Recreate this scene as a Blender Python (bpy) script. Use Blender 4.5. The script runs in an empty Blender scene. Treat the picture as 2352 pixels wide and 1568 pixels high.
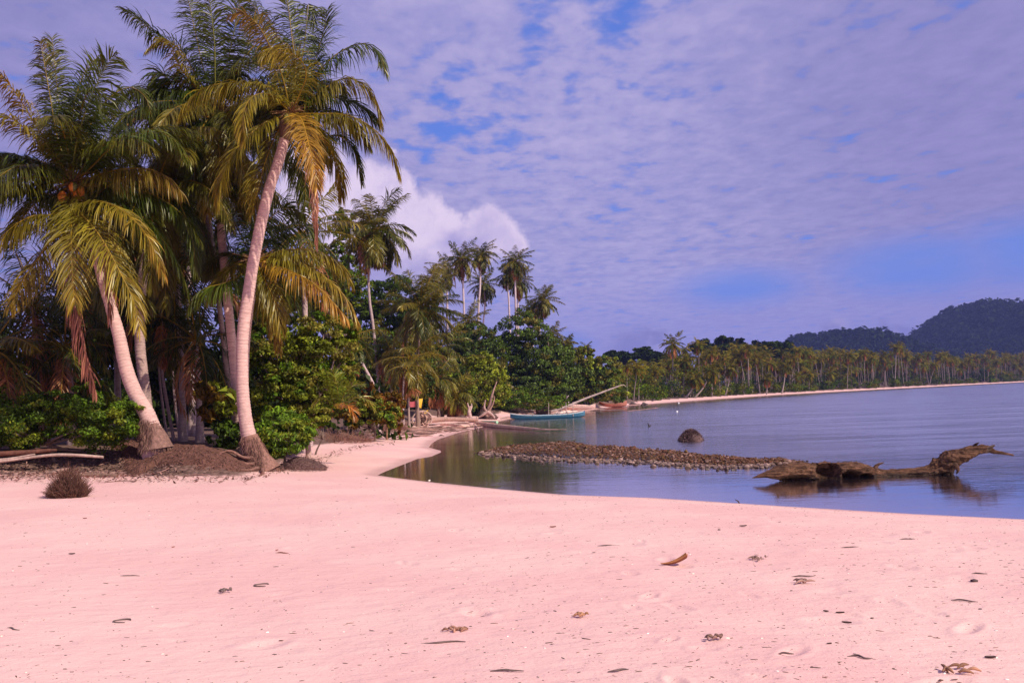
import bpy, math, random
import numpy as np
from mathutils import Vector, Matrix, noise as mnoise

SC = bpy.context.scene
COL = SC.collection
R = math.radians
rng = np.random.default_rng(7)

# ------------------------------------------------------------------ camera
CZ = 2.10
PITCH = math.atan((905 - 784) / 2286.7)
ROLL = R(1.9)
FPX = 2286.7
fwd = np.array([0, math.cos(PITCH), math.sin(PITCH)])
r0 = np.array([1.0, 0, 0]); u0 = np.array([0, -math.sin(PITCH), math.cos(PITCH)])
camx = math.cos(ROLL) * r0 - math.sin(ROLL) * u0
camy = math.sin(ROLL) * r0 + math.cos(ROLL) * u0
C0 = np.array([0, 0, CZ])
cam_d = bpy.data.cameras.new('camera'); cam = bpy.data.objects.new('camera', cam_d); COL.objects.link(cam)
cam_d.lens = 35; cam_d.sensor_width = 36; cam_d.clip_start = 0.1; cam_d.clip_end = 12000
m = Matrix.Identity(4)
for i in range(3):
    m[i][0] = camx[i]; m[i][1] = camy[i]; m[i][2] = -fwd[i]; m[i][3] = C0[i]
cam.matrix_world = m
SC.camera = cam


def raydir(u, v):
    return camx * (u - 1176) / FPX + camy * (784 - v) / FPX + fwd


def P(u, v, Y):
    d = raydir(u, v)
    return C0 + d * (Y / d[1])


# ------------------------------------------------------------------ sun, sky, exposure
SUN_AZ = R(52)      # from +Y towards +X ... sun stands to the right and behind the camera
sun_h = np.array([0.80, -0.60]); sun_h /= np.linalg.norm(sun_h)
SUN_EL = R(40)
sdir = Vector((sun_h[0] * math.cos(SUN_EL), sun_h[1] * math.cos(SUN_EL), math.sin(SUN_EL)))
sd_ = bpy.data.lights.new('sun', 'SUN'); sun = bpy.data.objects.new('sun', sd_); COL.objects.link(sun)
sd_.energy = 5.0; sd_.angle = R(0.5); sd_.color = (1.0, 0.90, 0.74)
sun.rotation_euler = sdir.to_track_quat('Z', 'Y').to_euler()
sun.location = (30, -30, 40)
SC.view_settings.view_transform = 'Standard'
SC.view_settings.look = 'None'
SC.view_settings.exposure = 0.0
SC.view_settings.gamma = 1.0


class NT:
    """small helper to write node trees"""
    def __init__(s, tree): s.t = tree; s.n = tree.nodes; s.l = tree.links
    def new(s, typ, **kw):
        n = s.n.new(typ)
        for k, v in kw.items(): setattr(n, k, v)
        return n
    def put(s, sock, val):
        if isinstance(val, bpy.types.NodeSocket): s.l.new(val, sock)
        else: sock.default_value = val
    def math(s, op, a, b=None, c=None, clamp=False):
        n = s.n.new('ShaderNodeMath'); n.operation = op; n.use_clamp = clamp
        s.put(n.inputs[0], a)
        if b is not None: s.put(n.inputs[1], b)
        if c is not None: s.put(n.inputs[2], c)
        return n.outputs[0]
    def vmath(s, op, a, b=None, out=0):
        n = s.n.new('ShaderNodeVectorMath'); n.operation = op
        s.put(n.inputs[0], a)
        if b is not None: s.put(n.inputs[1], b)
        return n.outputs['Value'] if op in ('LENGTH', 'DISTANCE', 'DOT_PRODUCT') else n.outputs[0]
    def scale(s, a, f):
        n = s.n.new('ShaderNodeVectorMath'); n.operation = 'SCALE'; s.put(n.inputs[0], a); s.put(n.inputs['Scale'], f)
        return n.outputs[0]
    def noise(s, vec, scale, detail=3, rough=0.5, dist=0.0, col=False):
        n = s.n.new('ShaderNodeTexNoise')
        if vec is not None: s.l.new(vec, n.inputs['Vector'])
        n.inputs['Scale'].default_value = scale; n.inputs['Detail'].default_value = detail
        n.inputs['Roughness'].default_value = rough; n.inputs['Distortion'].default_value = dist
        return n.outputs['Color'] if col else n.outputs['Fac']
    def ramp(s, fac, lo, hi, a=0.0, b=1.0, smooth=True):
        n = s.n.new('ShaderNodeMapRange'); n.interpolation_type = 'SMOOTHSTEP' if smooth else 'LINEAR'
        s.put(n.inputs['Value'], fac)
        s.put(n.inputs['From Min'], lo); s.put(n.inputs['From Max'], hi)
        s.put(n.inputs['To Min'], a); s.put(n.inputs['To Max'], b)
        return n.outputs['Result']
    def mix(s, fac, a, b, blend='MIX'):
        n = s.n.new('ShaderNodeMix'); n.data_type = 'RGBA'; n.blend_type = blend
        s.put(n.inputs[0], fac)
        for k, v in ((6, a), (7, b)):
            if isinstance(v, (tuple, list)): v = tuple(v) + (1.0,) if len(v) == 3 else tuple(v)
            s.put(n.inputs[k], v)
        return n.outputs[2]
    def comb(s, x, y, z):
        n = s.n.new('ShaderNodeCombineXYZ')
        s.put(n.inputs[0], x); s.put(n.inputs[1], y); s.put(n.inputs[2], z)
        return n.outputs[0]
    def sep(s, v):
        n = s.n.new('ShaderNodeSeparateXYZ'); s.l.new(v, n.inputs[0]); return n.outputs
    def bump(s, h, strength=0.5, dist=0.01, normal=None):
        n = s.n.new('ShaderNodeBump'); s.put(n.inputs['Height'], h)
        n.inputs['Strength'].default_value = strength; n.inputs['Distance'].default_value = dist
        if normal is not None: s.l.new(normal, n.inputs['Normal'])
        return n.outputs[0]


W = bpy.data.worlds.new("World"); SC.world = W; W.use_nodes = True
w = NT(W.node_tree); w.n.clear()
sky = w.new('ShaderNodeTexSky', sky_type='NISHITA', sun_disc=False)
sky.sun_elevation = SUN_EL
sky.sun_rotation = math.atan2(sun_h[0], sun_h[1])
sky.air_density = 1.0; sky.dust_density = 0.6; sky.ozone_density = 2.0
tc = w.new('ShaderNodeTexCoord')
D = tc.outputs['Generated']
dx, dy, dz = w.sep(D)
zc = w.math('ADD', w.math('MAXIMUM', dz, 0.0), 0.05)
px = w.math('DIVIDE', dx, zc); py = w.math('DIVIDE', dy, zc)
plane = w.comb(px, py, 0.0)
# slightly turned so the cloud rows dip to the right, as high thin clouds in bands
rowv = w.comb(w.math('MULTIPLY', w.math('ADD', px, w.math('MULTIPLY', py, 0.04)), 0.95),
              w.math('MULTIPLY', w.math('ADD', py, w.math('MULTIPLY', px, -0.05)), 0.66), 0.0)
n_puff = w.noise(rowv, 9.5, 3, 0.5, 0.15)
n_fine = w.noise(rowv, 26.0, 3, 0.55, 0.2)
n_big = w.noise(plane, 0.9, 3, 0.5)
n_mid = w.noise(rowv, 2.6, 3, 0.5)


def dirof(u, v):
    d = raydir(u, v); return d / np.linalg.norm(d)


def blob(u, v, r_in, r_out, sx=1.0, src=D):
    """1 inside r_in, 0 beyond r_out (pixels of a 2352 wide picture turned into angles); sx stretches along the horizon"""
    c = dirof(u, v)
    dlt = w.vmath('SUBTRACT', src, tuple(float(q) for q in c))
    dlt = w.vmath('MULTIPLY', dlt, (1.0 / sx, 1.0 / sx, 1.0))
    ln = w.vmath('LENGTH', dlt)
    return w.ramp(ln, r_in / FPX, r_out / FPX, 1.0, 0.0)


def vmax(lst):
    o = lst[0]
    for q in lst[1:]: o = w.math('MAXIMUM', o, q)
    return o


# gaps where the blue shows
gaps = vmax([blob(1400, 60, 20, 260, 1.3), blob(1040, 260, 30, 230, 1.1), blob(1180, 330, 10, 160, 1.3)])
lowgap = vmax([blob(2120, 610, 15, 100, 3.0), blob(2420, 575, 15, 120, 3.0), blob(1700, 660, 5, 70, 3.2), blob(1300, 800, 5, 60, 1.5)])
cov = w.math('ADD', w.math('MULTIPLY', n_puff, 1.0), w.math('MULTIPLY', w.math('SUBTRACT', n_fine, 0.5), 0.30))
cov = w.math('ADD', cov, w.math('MULTIPLY', w.math('SUBTRACT', n_mid, 0.5), 0.7))
cov = w.math('ADD', cov, 0.24)
cov = w.math('SUBTRACT', cov, w.math('MULTIPLY', gaps, 0.16))
cover = w.ramp(cov, 0.33, 0.66)
cover = w.math('MULTIPLY', cover, w.math('SUBTRACT', 1.0, w.math('MULTIPLY', lowgap, w.ramp(n_mid, 0.2, 0.75, 1.0, 0.8))))
# brightness of the thin cloud itself
bright = w.math('ADD', w.math('MULTIPLY', n_puff, 0.62), w.math('ADD', w.math('MULTIPLY', n_fine, 0.28), w.math('MULTIPLY', n_mid, 0.2)))
bright = w.math('ADD', bright, w.math('MULTIPLY', w.math('SUBTRACT', n_big, 0.5), 0.35))
bright = w.ramp(bright, 0.38, 0.78)
# left part and upper right are heavier, greyer cloud
dark = w.math('MAXIMUM', w.ramp(dx, 0.05, -0.50), blob(2250, 250, 100, 800))
c_dark = (2.35, 2.2, 4.9)
c_mid = (3.35, 3.2, 6.5)
c_lit = (4.9, 4.4, 7.3)
ccol = w.mix(bright, c_mid, c_lit)
ccol = w.mix(w.math('MULTIPLY', dark, 0.75), ccol, w.mix(bright, c_dark, (2.7, 2.45, 5.6)))
lowhaze = w.ramp(dz, 0.02, 0.16, 1.0, 0.0)
ccol = w.mix(w.math('MULTIPLY', lowhaze, 0.55), ccol, (3.1, 3.0, 7.3))
skyc = w.mix(1.0, sky.outputs[0], (0.42, 0.72, 1.5), 'MULTIPLY')
skyc = w.mix(0.65, skyc, (1.4, 2.4, 7.6))
skyc = w.mix(w.ramp(dz, 0.05, 0.30, 0.75, 0.0), skyc, (1.75, 2.75, 7.9))
base = w.mix(cover, skyc, ccol)
# cumulus low over the trees
wob = w.noise(D, 22, 5, 0.58, 0.0, True)
wob = w.scale(w.vmath('SUBTRACT', wob, (0.5, 0.5, 0.5)), 0.055)
Dw = w.vmath('ADD', D, wob)
cb = [blob(720, 440, 70, 120, 1, Dw), blob(830, 455, 66, 94, 1, Dw), blob(905, 475, 66, 88, 1, Dw), blob(975, 512, 62, 84, 1, Dw),
      blob(1045, 555, 54, 78, 1, Dw), blob(1120, 545, 50, 72, 1, Dw), blob(1170, 560, 26, 46, 1, Dw), blob(915, 356, 5, 22, 1, Dw),
      blob(985, 610, 60, 110, 1.3, Dw), blob(850, 560, 60, 110, 1.3, Dw)]
cum = vmax(cb)
fadeu = w.ramp(dz, (905 - 690) / FPX, (905 - 560) / FPX)        # flat, thin base
cumm = w.math('MULTIPLY', cum, fadeu)
# self shading of the cloud: painted in, brighter by noise and height
lit = w.ramp(w.math('ADD', w.noise(D, 16, 4, 0.5), w.math('MULTIPLY', w.ramp(dz, 0.11, 0.20), 0.30)), 0.42, 0.70)
lit = w.math('MULTIPLY', lit, w.ramp(w.noise(Dw, 30, 4, 0.6), 0.25, 0.6, 0.55, 1.0))
cumc = w.mix(lit, (4.2, 3.6, 7.0), (9.0, 7.4, 9.3))
base = w.mix(w.math('MULTIPLY', cumm, 0.88), base, cumc)
# small grey cloud bank near the horizon
lowc = vmax([blob(1500, 790, 14, 46, 1.5, Dw), blob(1440, 800, 10, 44, 1.7, Dw), blob(1930, 748, 6, 26, 2.2, Dw), blob(2060, 760, 4, 26, 1.5, Dw)])
base = w.mix(w.math('MULTIPLY', lowc, 0.6), base, w.mix(w.ramp(w.noise(D, 30, 3), 0.45, 0.6), (2.0, 1.8, 4.6), (4.6, 3.9, 6.8)))
bg = w.new('ShaderNodeBackground'); w.l.new(base, bg.inputs[0]); bg.inputs[1].default_value = 0.10
wo = w.new('ShaderNodeOutputWorld'); w.l.new(bg.outputs[0], wo.inputs[0])

# ------------------------------------------------------------------ object helpers


def tag(o, label=None, cat=None, group=None, kind=None):
    if label: o['label'] = label
    if cat: o['category'] = cat
    if group: o['group'] = group
    if kind: o['kind'] = kind
    return o


def empty(name, loc, label, cat, group=None):
    o = bpy.data.objects.new(name, None); COL.objects.link(o); o.location = tuple(float(c) for c in loc)
    o.empty_display_size = 0.3
    return tag(o, label, cat, group)


class MB:
    """collects arrays of vertices, faces and point colours; builds ONE mesh object"""
    def __init__(s): s.v = []; s.f = []; s.c = []; s.n = 0
    def add(s, verts, faces, col=(0.5, 0.5, 0.5)):
        verts = np.asarray(verts, dtype=np.float64).reshape(-1, 3)
        faces = np.asarray(faces, dtype=np.int64)
        col = np.asarray(col, dtype=np.float64)
        if col.ndim == 1: col = np.tile(col, (len(verts), 1))
        s.v.append(verts); s.f.append(faces + s.n); s.c.append(col); s.n += len(verts)
    def mesh(s, name, mats, origin=(0, 0, 0), smooth=True):
        me = bpy.data.meshes.new(name)
        V = np.concatenate(s.v) - np.asarray(origin)
        C = np.concatenate(s.c)
        me.vertices.add(len(V)); me.vertices.foreach_set('co', V.ravel().astype(np.float32))
        loops = np.concatenate([f.ravel() for f in s.f]).astype(np.int32)
        sizes = np.concatenate([np.full(len(f), f.shape[1]) for f in s.f]).astype(np.int32)
        starts = np.concatenate([[0], np.cumsum(sizes)[:-1]]).astype(np.int32)
        me.loops.add(len(loops)); me.loops.foreach_set('vertex_index', loops)
        me.polygons.add(len(sizes)); me.polygons.foreach_set('loop_start', starts); me.polygons.foreach_set('loop_total', sizes)
        me.polygons.foreach_set('use_smooth', np.full(len(sizes), smooth))
        a = me.color_attributes.new('Col', 'FLOAT_COLOR', 'POINT')
        a.data.foreach_set('color', np.concatenate([C, np.ones((len(C), 1))], 1).ravel().astype(np.float32))
        me.materials.append(mats)
        me.update(calc_edges=True); me.validate()
        return me
    def build(s, name, mat, parent=None, origin=None, smooth=True):
        og = np.zeros(3) if origin is None else np.asarray(origin, float)
        me = s.mesh(name, mat, og, smooth)
        o = bpy.data.objects.new(name, me); COL.objects.link(o)
        if parent is not None:
            o.parent = parent
            o.location = tuple(og - np.array(parent.location)) if origin is not None else tuple(-np.array(parent.location))
        else:
            o.location = tuple(og)
        return o


def nrm(a):
    return a / np.maximum(np.linalg.norm(a, axis=-1, keepdims=True), 1e-9)


def catmull(pts, n):
    pts = np.asarray(pts, float)
    if len(pts) == 2: pts = np.array([pts[0], (pts[0] + pts[1]) / 2, pts[1]])
    Q = np.vstack([2 * pts[0] - pts[1], pts, 2 * pts[-1] - pts[-2]])
    seg = len(pts) - 1
    t = np.linspace(0, seg - 1e-6, n * 4)
    i = t.astype(int); f = (t - i)[:, None]
    p0, p1, p2, p3 = Q[i], Q[i + 1], Q[i + 2], Q[i + 3]
    c = 0.5 * ((2 * p1) + (-p0 + p2) * f + (2 * p0 - 5 * p1 + 4 * p2 - p3) * f ** 2 + (-p0 + 3 * p1 - 3 * p2 + p3) * f ** 3)
    L = np.concatenate([[0], np.cumsum(np.linalg.norm(np.diff(c[:, :3], axis=0), axis=1))])
    s = np.linspace(0, L[-1], n)
    return np.stack([np.interp(s, L, c[:, k]) for k in range(c.shape[1])], 1)


def frames(c):
    T = nrm(np.gradient(c, axis=0))
    ref = np.array([0, 0, 1.0]) if abs(T[0][2]) < 0.9 else np.array([0, 1.0, 0])
    S = np.zeros_like(T); S[0] = nrm(np.cross(T[0], ref))
    for i in range(1, len(T)):
        s = S[i - 1] - T[i] * np.dot(S[i - 1], T[i]); S[i] = nrm(s)
    N = np.cross(S, T)
    return T, S, N


def tube(mb, pts, rad, n=40, k=10, col=(0.5, 0.5, 0.5), ridge=0.0, ridge_step=0.05, wob=0.0, cap=True, colvar=0.0, seed=0, flat=1.0):
    """tapering tube along pts (m,3) with radii at those points"""
    pts = np.asarray(pts, float); rad = np.asarray(rad, float)
    c4 = catmull(np.column_stack([pts, rad]), n)
    c = c4[:, :3]; r = c4[:, 3].copy()
    T, S, N = frames(c)
    rg = np.random.default_rng(seed)
    L = np.concatenate([[0], np.cumsum(np.linalg.norm(np.diff(c, axis=0), axis=1))])
    a = np.linspace(0, 2 * np.pi, k, endpoint=False)
    rr = r[:, None] * np.ones((1, k))
    if ridge:
        ph = (L / ridge_step) % 1.0
        rr += (ridge * 0.17 * (ph - 0.5) * np.minimum(1, r / 0.12))[:, None]
    if wob:
        q = rg.random((7, 3)) * 6.28
        for j in range(7):
            fz = (0.6 + j * 0.9) / max(r.mean() * 3, 1e-3)
            rr *= 1 + wob / (1 + j * 0.5) * np.sin(L[:, None] * fz + q[j, 0]) * np.sin(a[None] * (1 + j % 4) + q[j, 1] + L[:, None] * fz * 0.3)
    V = c[:, None] + rr[..., None] * (np.cos(a)[None, :, None] * S[:, None] + flat * np.sin(a)[None, :, None] * N[:, None])
    V = V.reshape(-1, 3)
    i = np.arange(n - 1)[:, None] * k; j = np.arange(k)[None]
    j2 = (j + 1) % k
    F = np.stack([i + j, i + j2, i + k + j2, i + k + j], -1).reshape(-1, 4)
    colr = np.tile(np.asarray(col, float), (len(V), 1))
    if colvar:
        colr *= 1 + colvar * np.repeat(rg.standard_normal(n), k)[:, None]
        colr = np.clip(colr, 0.005, 1)
    mb.add(V, F, colr)
    if cap:
        mb.add(V[:k], np.arange(k)[None][:, ::-1], colr[:k]); mb.add(V[-k:], np.arange(k)[None], colr[-k:])
    return c, r


# ------------------------------------------------------------------ materials
def mat_new(name):
    mt = bpy.data.materials.new(name); mt.use_nodes = True
    t = NT(mt.node_tree); t.n.clear()
    out = t.new('ShaderNodeOutputMaterial')
    return mt, t, out


def leaf_mat(name, transl=0.3, rough=0.42, spec=0.5, var=0.25):
    mt, t, out = mat_new(name)
    at = t.new('ShaderNodeAttribute', attribute_name='Col')
    geo = t.new('ShaderNodeNewGeometry')
    n = t.noise(geo.outputs['Position'], 3.0, 3)
    col = t.mix(t.ramp(n, 0.3, 0.7), t.mix(1.0, at.outputs['Color'], (1 - var, 1 - var, 1 - var), 'MULTIPLY'), at.outputs['Color'])
    pb = t.new('ShaderNodeBsdfPrincipled'); t.l.new(col, pb.inputs['Base Color'])
    pb.inputs['Roughness'].default_value = rough; pb.inputs['Specular IOR Level'].default_value = spec
    pb.inputs['Specular Tint'].default_value = (1.0, 0.95, 0.75, 1)
    tr = t.new('ShaderNodeBsdfTranslucent'); t.l.new(t.mix(1.0, col, (1.3, 1.15, 0.5), 'MULTIPLY'), tr.inputs[0])
    mx = t.new('ShaderNodeMixShader'); mx.inputs[0].default_value = transl
    t.l.new(pb.outputs[0], mx.inputs[1]); t.l.new(tr.outputs[0], mx.inputs[2]); t.l.new(mx.outputs[0], out.inputs[0])
    return mt


def col_mat(name, rough=0.85, noise_scale=8.0, var=0.35, bump=0.4, bdist=0.01, spec=0.25, stretch=None, wet=None, grain=None):
    """a matt material that takes its colour from the mesh and breaks it up with noise"""
    mt, t, out = mat_new(name)
    at = t.new('ShaderNodeAttribute', attribute_name='Col')
    tcn = t.new('ShaderNodeTexCoord'); vec = tcn.outputs['Object']
    if stretch: vec = t.vmath('MULTIPLY', vec, stretch)
    n = t.noise(vec, noise_scale, 6, 0.62)
    n2 = t.noise(vec, noise_scale * 5, 4, 0.6)
    f = t.math('ADD', t.math('MULTIPLY', n, 0.6), t.math('MULTIPLY', n2, 0.4))
    k = t.ramp(f, 0.3, 0.7, 1 - var, 1 + var)
    if grain:
        gn = t.noise(t.vmath('MULTIPLY', tcn.outputs['Object'], grain), 1.0, 5, 0.7)
        k = t.math('MULTIPLY', k, t.ramp(gn, 0.35, 0.62, 0.35, 1.25)); f = t.math('ADD', f, t.math('MULTIPLY', gn, 0.8))
    wf = None
    if wet:
        zz_ = t.sep(t.new('ShaderNodeNewGeometry').outputs['Position'])[2]
        wf = t.ramp(t.math('ADD', zz_, t.math('MULTIPLY', t.math('SUBTRACT', n, 0.5), wet)), wet * 0.4, wet * 1.3, 1.0, 0.0)
        k = t.math('MULTIPLY', k, t.ramp(wf, 0, 1, 1.0, 0.42, False))
    col = t.scale(at.outputs['Vector'], k)
    pb = t.new('ShaderNodeBsdfPrincipled'); t.l.new(col, pb.inputs['Base Color'])
    pb.inputs['Roughness'].default_value = rough; pb.inputs['Specular IOR Level'].default_value = spec
    if wf is not None: t.put(pb.inputs['Roughness'], t.ramp(wf, 0, 1, rough, 0.35, False))
    t.l.new(t.bump(f, bump, bdist), pb.inputs['Normal'])
    t.l.new(pb.outputs[0], out.inputs[0])
    return mt


M_FROND = leaf_mat('palm_leaf', 0.28, 0.36, 0.42)
M_LEAF = leaf_mat('broad_leaf', 0.30, 0.5, 0.25)
M_FAR = leaf_mat('far_leaf', 0.20, 0.7, 0.08)
M_TRUNK = col_mat('palm_bark', 0.85, 5.0, 0.30, 0.8, 0.012, stretch=(1, 1, 5))
M_WOOD = col_mat('drift_wood', 0.8, 3.0, 0.35, 0.8, 0.02)
M_DRIFT = col_mat('old_wood', 0.9, 6.0, 0.45, 1.0, 0.06, 0.2, stretch=(0.45, 1, 1), wet=0.07, grain=(1.6, 16, 16))
M_ROCK = col_mat('coral_rock', 0.9, 7.0, 0.4, 0.9, 0.02, wet=0.05)
M_FIBRE = col_mat('root_fibre', 0.95, 14.0, 0.5, 1.0, 0.03)
M_BARK = col_mat('tree_bark', 0.9, 4.0, 0.35, 0.7, 0.02)
M_PAINT = col_mat('boat_paint', 0.45, 6.0, 0.18, 0.2, 0.004, 0.4)
M_NUT = col_mat('coconut_husk', 0.5, 6.0, 0.2, 0.2, 0.004, 0.4)
M_TARP = col_mat('tarp_cloth', 0.6, 3.0, 0.15, 0.5, 0.03, 0.3)

# ------------------------------------------------------------------ shore and terrain
def z0(u, v):
    d = raydir(u, v); t = -CZ / d[2]; p = C0 + d * t
    return (p[0], p[1])


near = [(2900, 1226), (2600, 1206), (2352, 1192), (2100, 1180), (1800, 1162), (1500, 1143), (1300, 1136), (1150, 1123), (1000, 1108),
        (900, 1096), (866, 1091), (885, 1082), (936, 1062), (959, 1053), (990, 1048), (1013, 1038), (1010, 1034), (984, 1027), (992, 1017), (1006, 1008), (1053, 993),
        (1106, 981), (1135, 970), (1179, 960), (1200, 954), (1260, 949), (1330, 944), (1375, 939), (1440, 931), (1600, 919), (1800, 905.5),
        (1960, 897), (2100, 889.5), (2352, 877), (2450, 871.5), (2700, 862)]
shore = [(3200, -300), (200, -30), (40, 5), (16, 10.5)] + [z0(*q) for q in near] + [(900, 950), (1800, 1500), (3300, 2600)]
poly = shore + [(3300, 3400), (-3400, 3400), (-3400, -3400), (3300, -3400)]
SH = np.array(shore); PO = np.array(poly)


def seg_dist(pts, line):
    best = np.full(len(pts), 1e9)
    for a, b in zip(line[:-1], line[1:]):
        ab = b - a; t = np.clip(((pts - a) @ ab) / (ab @ ab), 0, 1)
        d = np.linalg.norm(pts - (a + t[:, None] * ab), axis=1)
        best = np.minimum(best, d)
    return best


def inside(pts, pg):
    x, y = pts[:, 0], pts[:, 1]; r = np.zeros(len(pts), bool)
    n = len(pg)
    for i in range(n):
        x1, y1 = pg[i]; x2, y2 = pg[(i + 1) % n]
        if y1 == y2: continue
        c = ((y1 > y) != (y2 > y)) & (x < (x2 - x1) * (y - y1) / (y2 - y1) + x1)
        r ^= c
    return r


def zc_(u, v, z):
    d = raydir(u, v); t = (z - CZ) / d[2]; p = C0 + d * t
    return (p[0], p[1])


# edge of the raised, planted bank (near part)
bank = [(-30, 19.5)] + [zc_(u, v, 0.55) for u, v in [(-260, 1092), (0, 1084), (120, 1080), (250, 1076), (330, 1082), (560, 1076), (650, 1048), (740, 1010), (900, 984), (960, 968)]]
bank += [(-8, 80), (-3, 95), (4, 105), (12, 128), (20, 155)]
bpoly = bank + [(-60, 160), (-60, 19.5)]
BK = np.array(bank); BPO = np.array(bpoly)


def wnoise(x, y, f, seed):
    q = np.random.default_rng(seed).random((8, 3)) * 6.28
    s = 0
    for j in range(8):
        a = q[j, 0]; ff = f * (0.7 + 0.12 * j)
        s = s + np.sin((x * math.cos(a) + y * math.sin(a)) * ff + q[j, 1] + 1.3 * np.sin((x * math.sin(a) - y * math.cos(a)) * ff * 0.6 + q[j, 2]))
    return s / 8


def terrain(x, y, fine=False):
    x = np.atleast_1d(np.asarray(x, float)); y = np.atleast_1d(np.asarray(y, float))
    pts = np.column_stack([x, y])
    d = seg_dist(pts, SH); ins = inside(pts, PO)
    h = np.where(ins, 0.60 * (1 - np.exp(-d / 5.5)), -np.minimum(0.05 * d + 0.05 * np.maximum(0, d - 5), 2.5))
    db = seg_dist(pts, BK); ib = inside(pts, BPO)
    s = np.clip(db / 2.0, 0, 1); s = s * s * (3 - 2 * s)
    h = h + np.where(ib, 0.52 * s, 0)
    land = np.clip(d / 3, 0, 1) * ins
    h = h + land * 0.035 * wnoise(x, y, 0.9, 3)
    if fine:
        near_ = np.clip((45 - y) / 30, 0, 1) * land
        h = h + near_ * (0.010 * wnoise(x, y, 5.0, 5) + 0.006 * wnoise(x, y, 14.0, 6))
    # far inland rises a little
    h = h + ins * np.clip((d - 40) / 400, 0, 1) * 3.0
    return h


def H(x, y): return float(terrain(x, y)[0])


def G(u, v):
    """the point of the ground seen at (u, v)"""
    d = raydir(u, v); z = 0.5
    p = C0
    for _ in range(12):
        t = (z - CZ) / d[2]; p = C0 + d * t; z = 0.5 * z + 0.5 * H(p[0], p[1])
    return np.array([p[0], p[1], H(p[0], p[1])])


def ground_at(p): return np.array([p[0], p[1], H(p[0], p[1])])


def polar(rad, ang):
    A, Rr = np.meshgrid(ang, rad)
    x = (Rr * np.sin(A)).ravel(); y = (Rr * np.cos(A)).ravel()
    nr, na = len(rad), len(ang)
    i = np.arange(nr - 1)[:, None] * na; j = np.arange(na)[None]; j2 = (j + 1) % na
    F = np.stack([i + j, i + j2, i + na + j2, i + na + j], -1).reshape(-1, 4)[:, ::-1]
    return x, y, F


rad = np.concatenate([np.linspace(0.4, 4, 10), np.geomspace(4.3, 45, 430), np.geomspace(45.6, 3300, 170)])
ang = np.concatenate([np.linspace(-0.56, 0.56, 520), np.linspace(0.60, 2 * math.pi - 0.60, 90)])
x, y, F = polar(rad, ang)
z = terrain(x, y, True)
# footprints and scuffs pressed into the sand
fr = np.random.default_rng(21)
sel = (y > 4) & (y < 22) & (z > 0.1)
for _ in range(80):
    fy = 4.8 + 14 * fr.random() ** 1.6; fx = (fr.random() * 1.1 - 0.45) * fy
    if fr.random() < 0.35: fx = abs(fx)
    a = fr.random() * 3.14; L1 = 0.07 + 0.1 * fr.random(); L2 = L1 * (0.35 + 0.3 * fr.random())
    dx_, dy_ = x - fx, y - fy
    q = ((dx_ * math.cos(a) + dy_ * math.sin(a)) / L1) ** 2 + ((-dx_ * math.sin(a) + dy_ * math.cos(a)) / L2) ** 2
    z = z - np.where(sel & (q < 9), (0.010 + 0.012 * fr.random()) * (np.exp(-q) - 0.45 * np.exp(-(np.sqrt(q) - 1.5) ** 2 * 4)), 0)
mb = MB(); mb.add(np.column_stack([x, y, z]), F, (0.8, 0.5, 0.45))
mb.add([[0, 0, H(0, 0)]] + [[x[i], y[i], z[i]] for i in range(len(ang))], [[0, 1 + (i + 1) % len(ang), 1 + i] for i in range(len(ang))])

mt, t, out = mat_new('beach_sand')
geo = t.new('ShaderNodeNewGeometry'); pos = geo.outputs['Position']
gx, gy, gz = t.sep(pos)
n1 = t.noise(pos, 0.5, 4, 0.5); n2 = t.noise(pos, 9, 5, 0.6); n3 = t.noise(pos, 140, 2, 0.6)
c = t.mix(t.ramp(n1, 0.35, 0.65), (0.78, 0.455, 0.41), (0.82, 0.52, 0.455))
c = t.mix(t.math('MULTIPLY', t.ramp(n3, 0.45, 0.75), 0.35), c, (0.62, 0.33, 0.30))
c = t.mix(t.ramp(n2, 0.60, 0.78, 0, 0.35), c, (0.86, 0.56, 0.42))
# dark grains and crumbs, thicker in drifts
vo = t.new('ShaderNodeTexVoronoi'); t.l.new(t.vmath('MULTIPLY', pos, (22.0, 30.0, 30.0)), vo.inputs['Vector']); vo.inputs['Scale'].default_value = 1.0
drift = t.ramp(t.noise(pos, 1.3, 3, 0.6), 0.48, 0.72, 0.02, 0.19)
spk = t.math('LESS_THAN', vo.outputs['Distance'], drift)
spk = t.math('MULTIPLY', spk, t.math('GREATER_THAN', t.sep(vo.outputs['Color'])[0], 0.45))
c = t.mix(t.math('MULTIPLY', spk, 0.55), c, (0.22, 0.13, 0.11))
# wet rim at the water, darker and smoother
wet = t.ramp(t.math('ADD', gz, t.math('MULTIPLY', t.math('SUBTRACT', n1, 0.5), 0.05)), 0.01, 0.07, 1.0, 0.0)
c = t.mix(t.math('MULTIPLY', wet, 0.5), c, (0.42, 0.22, 0.17))
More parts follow.
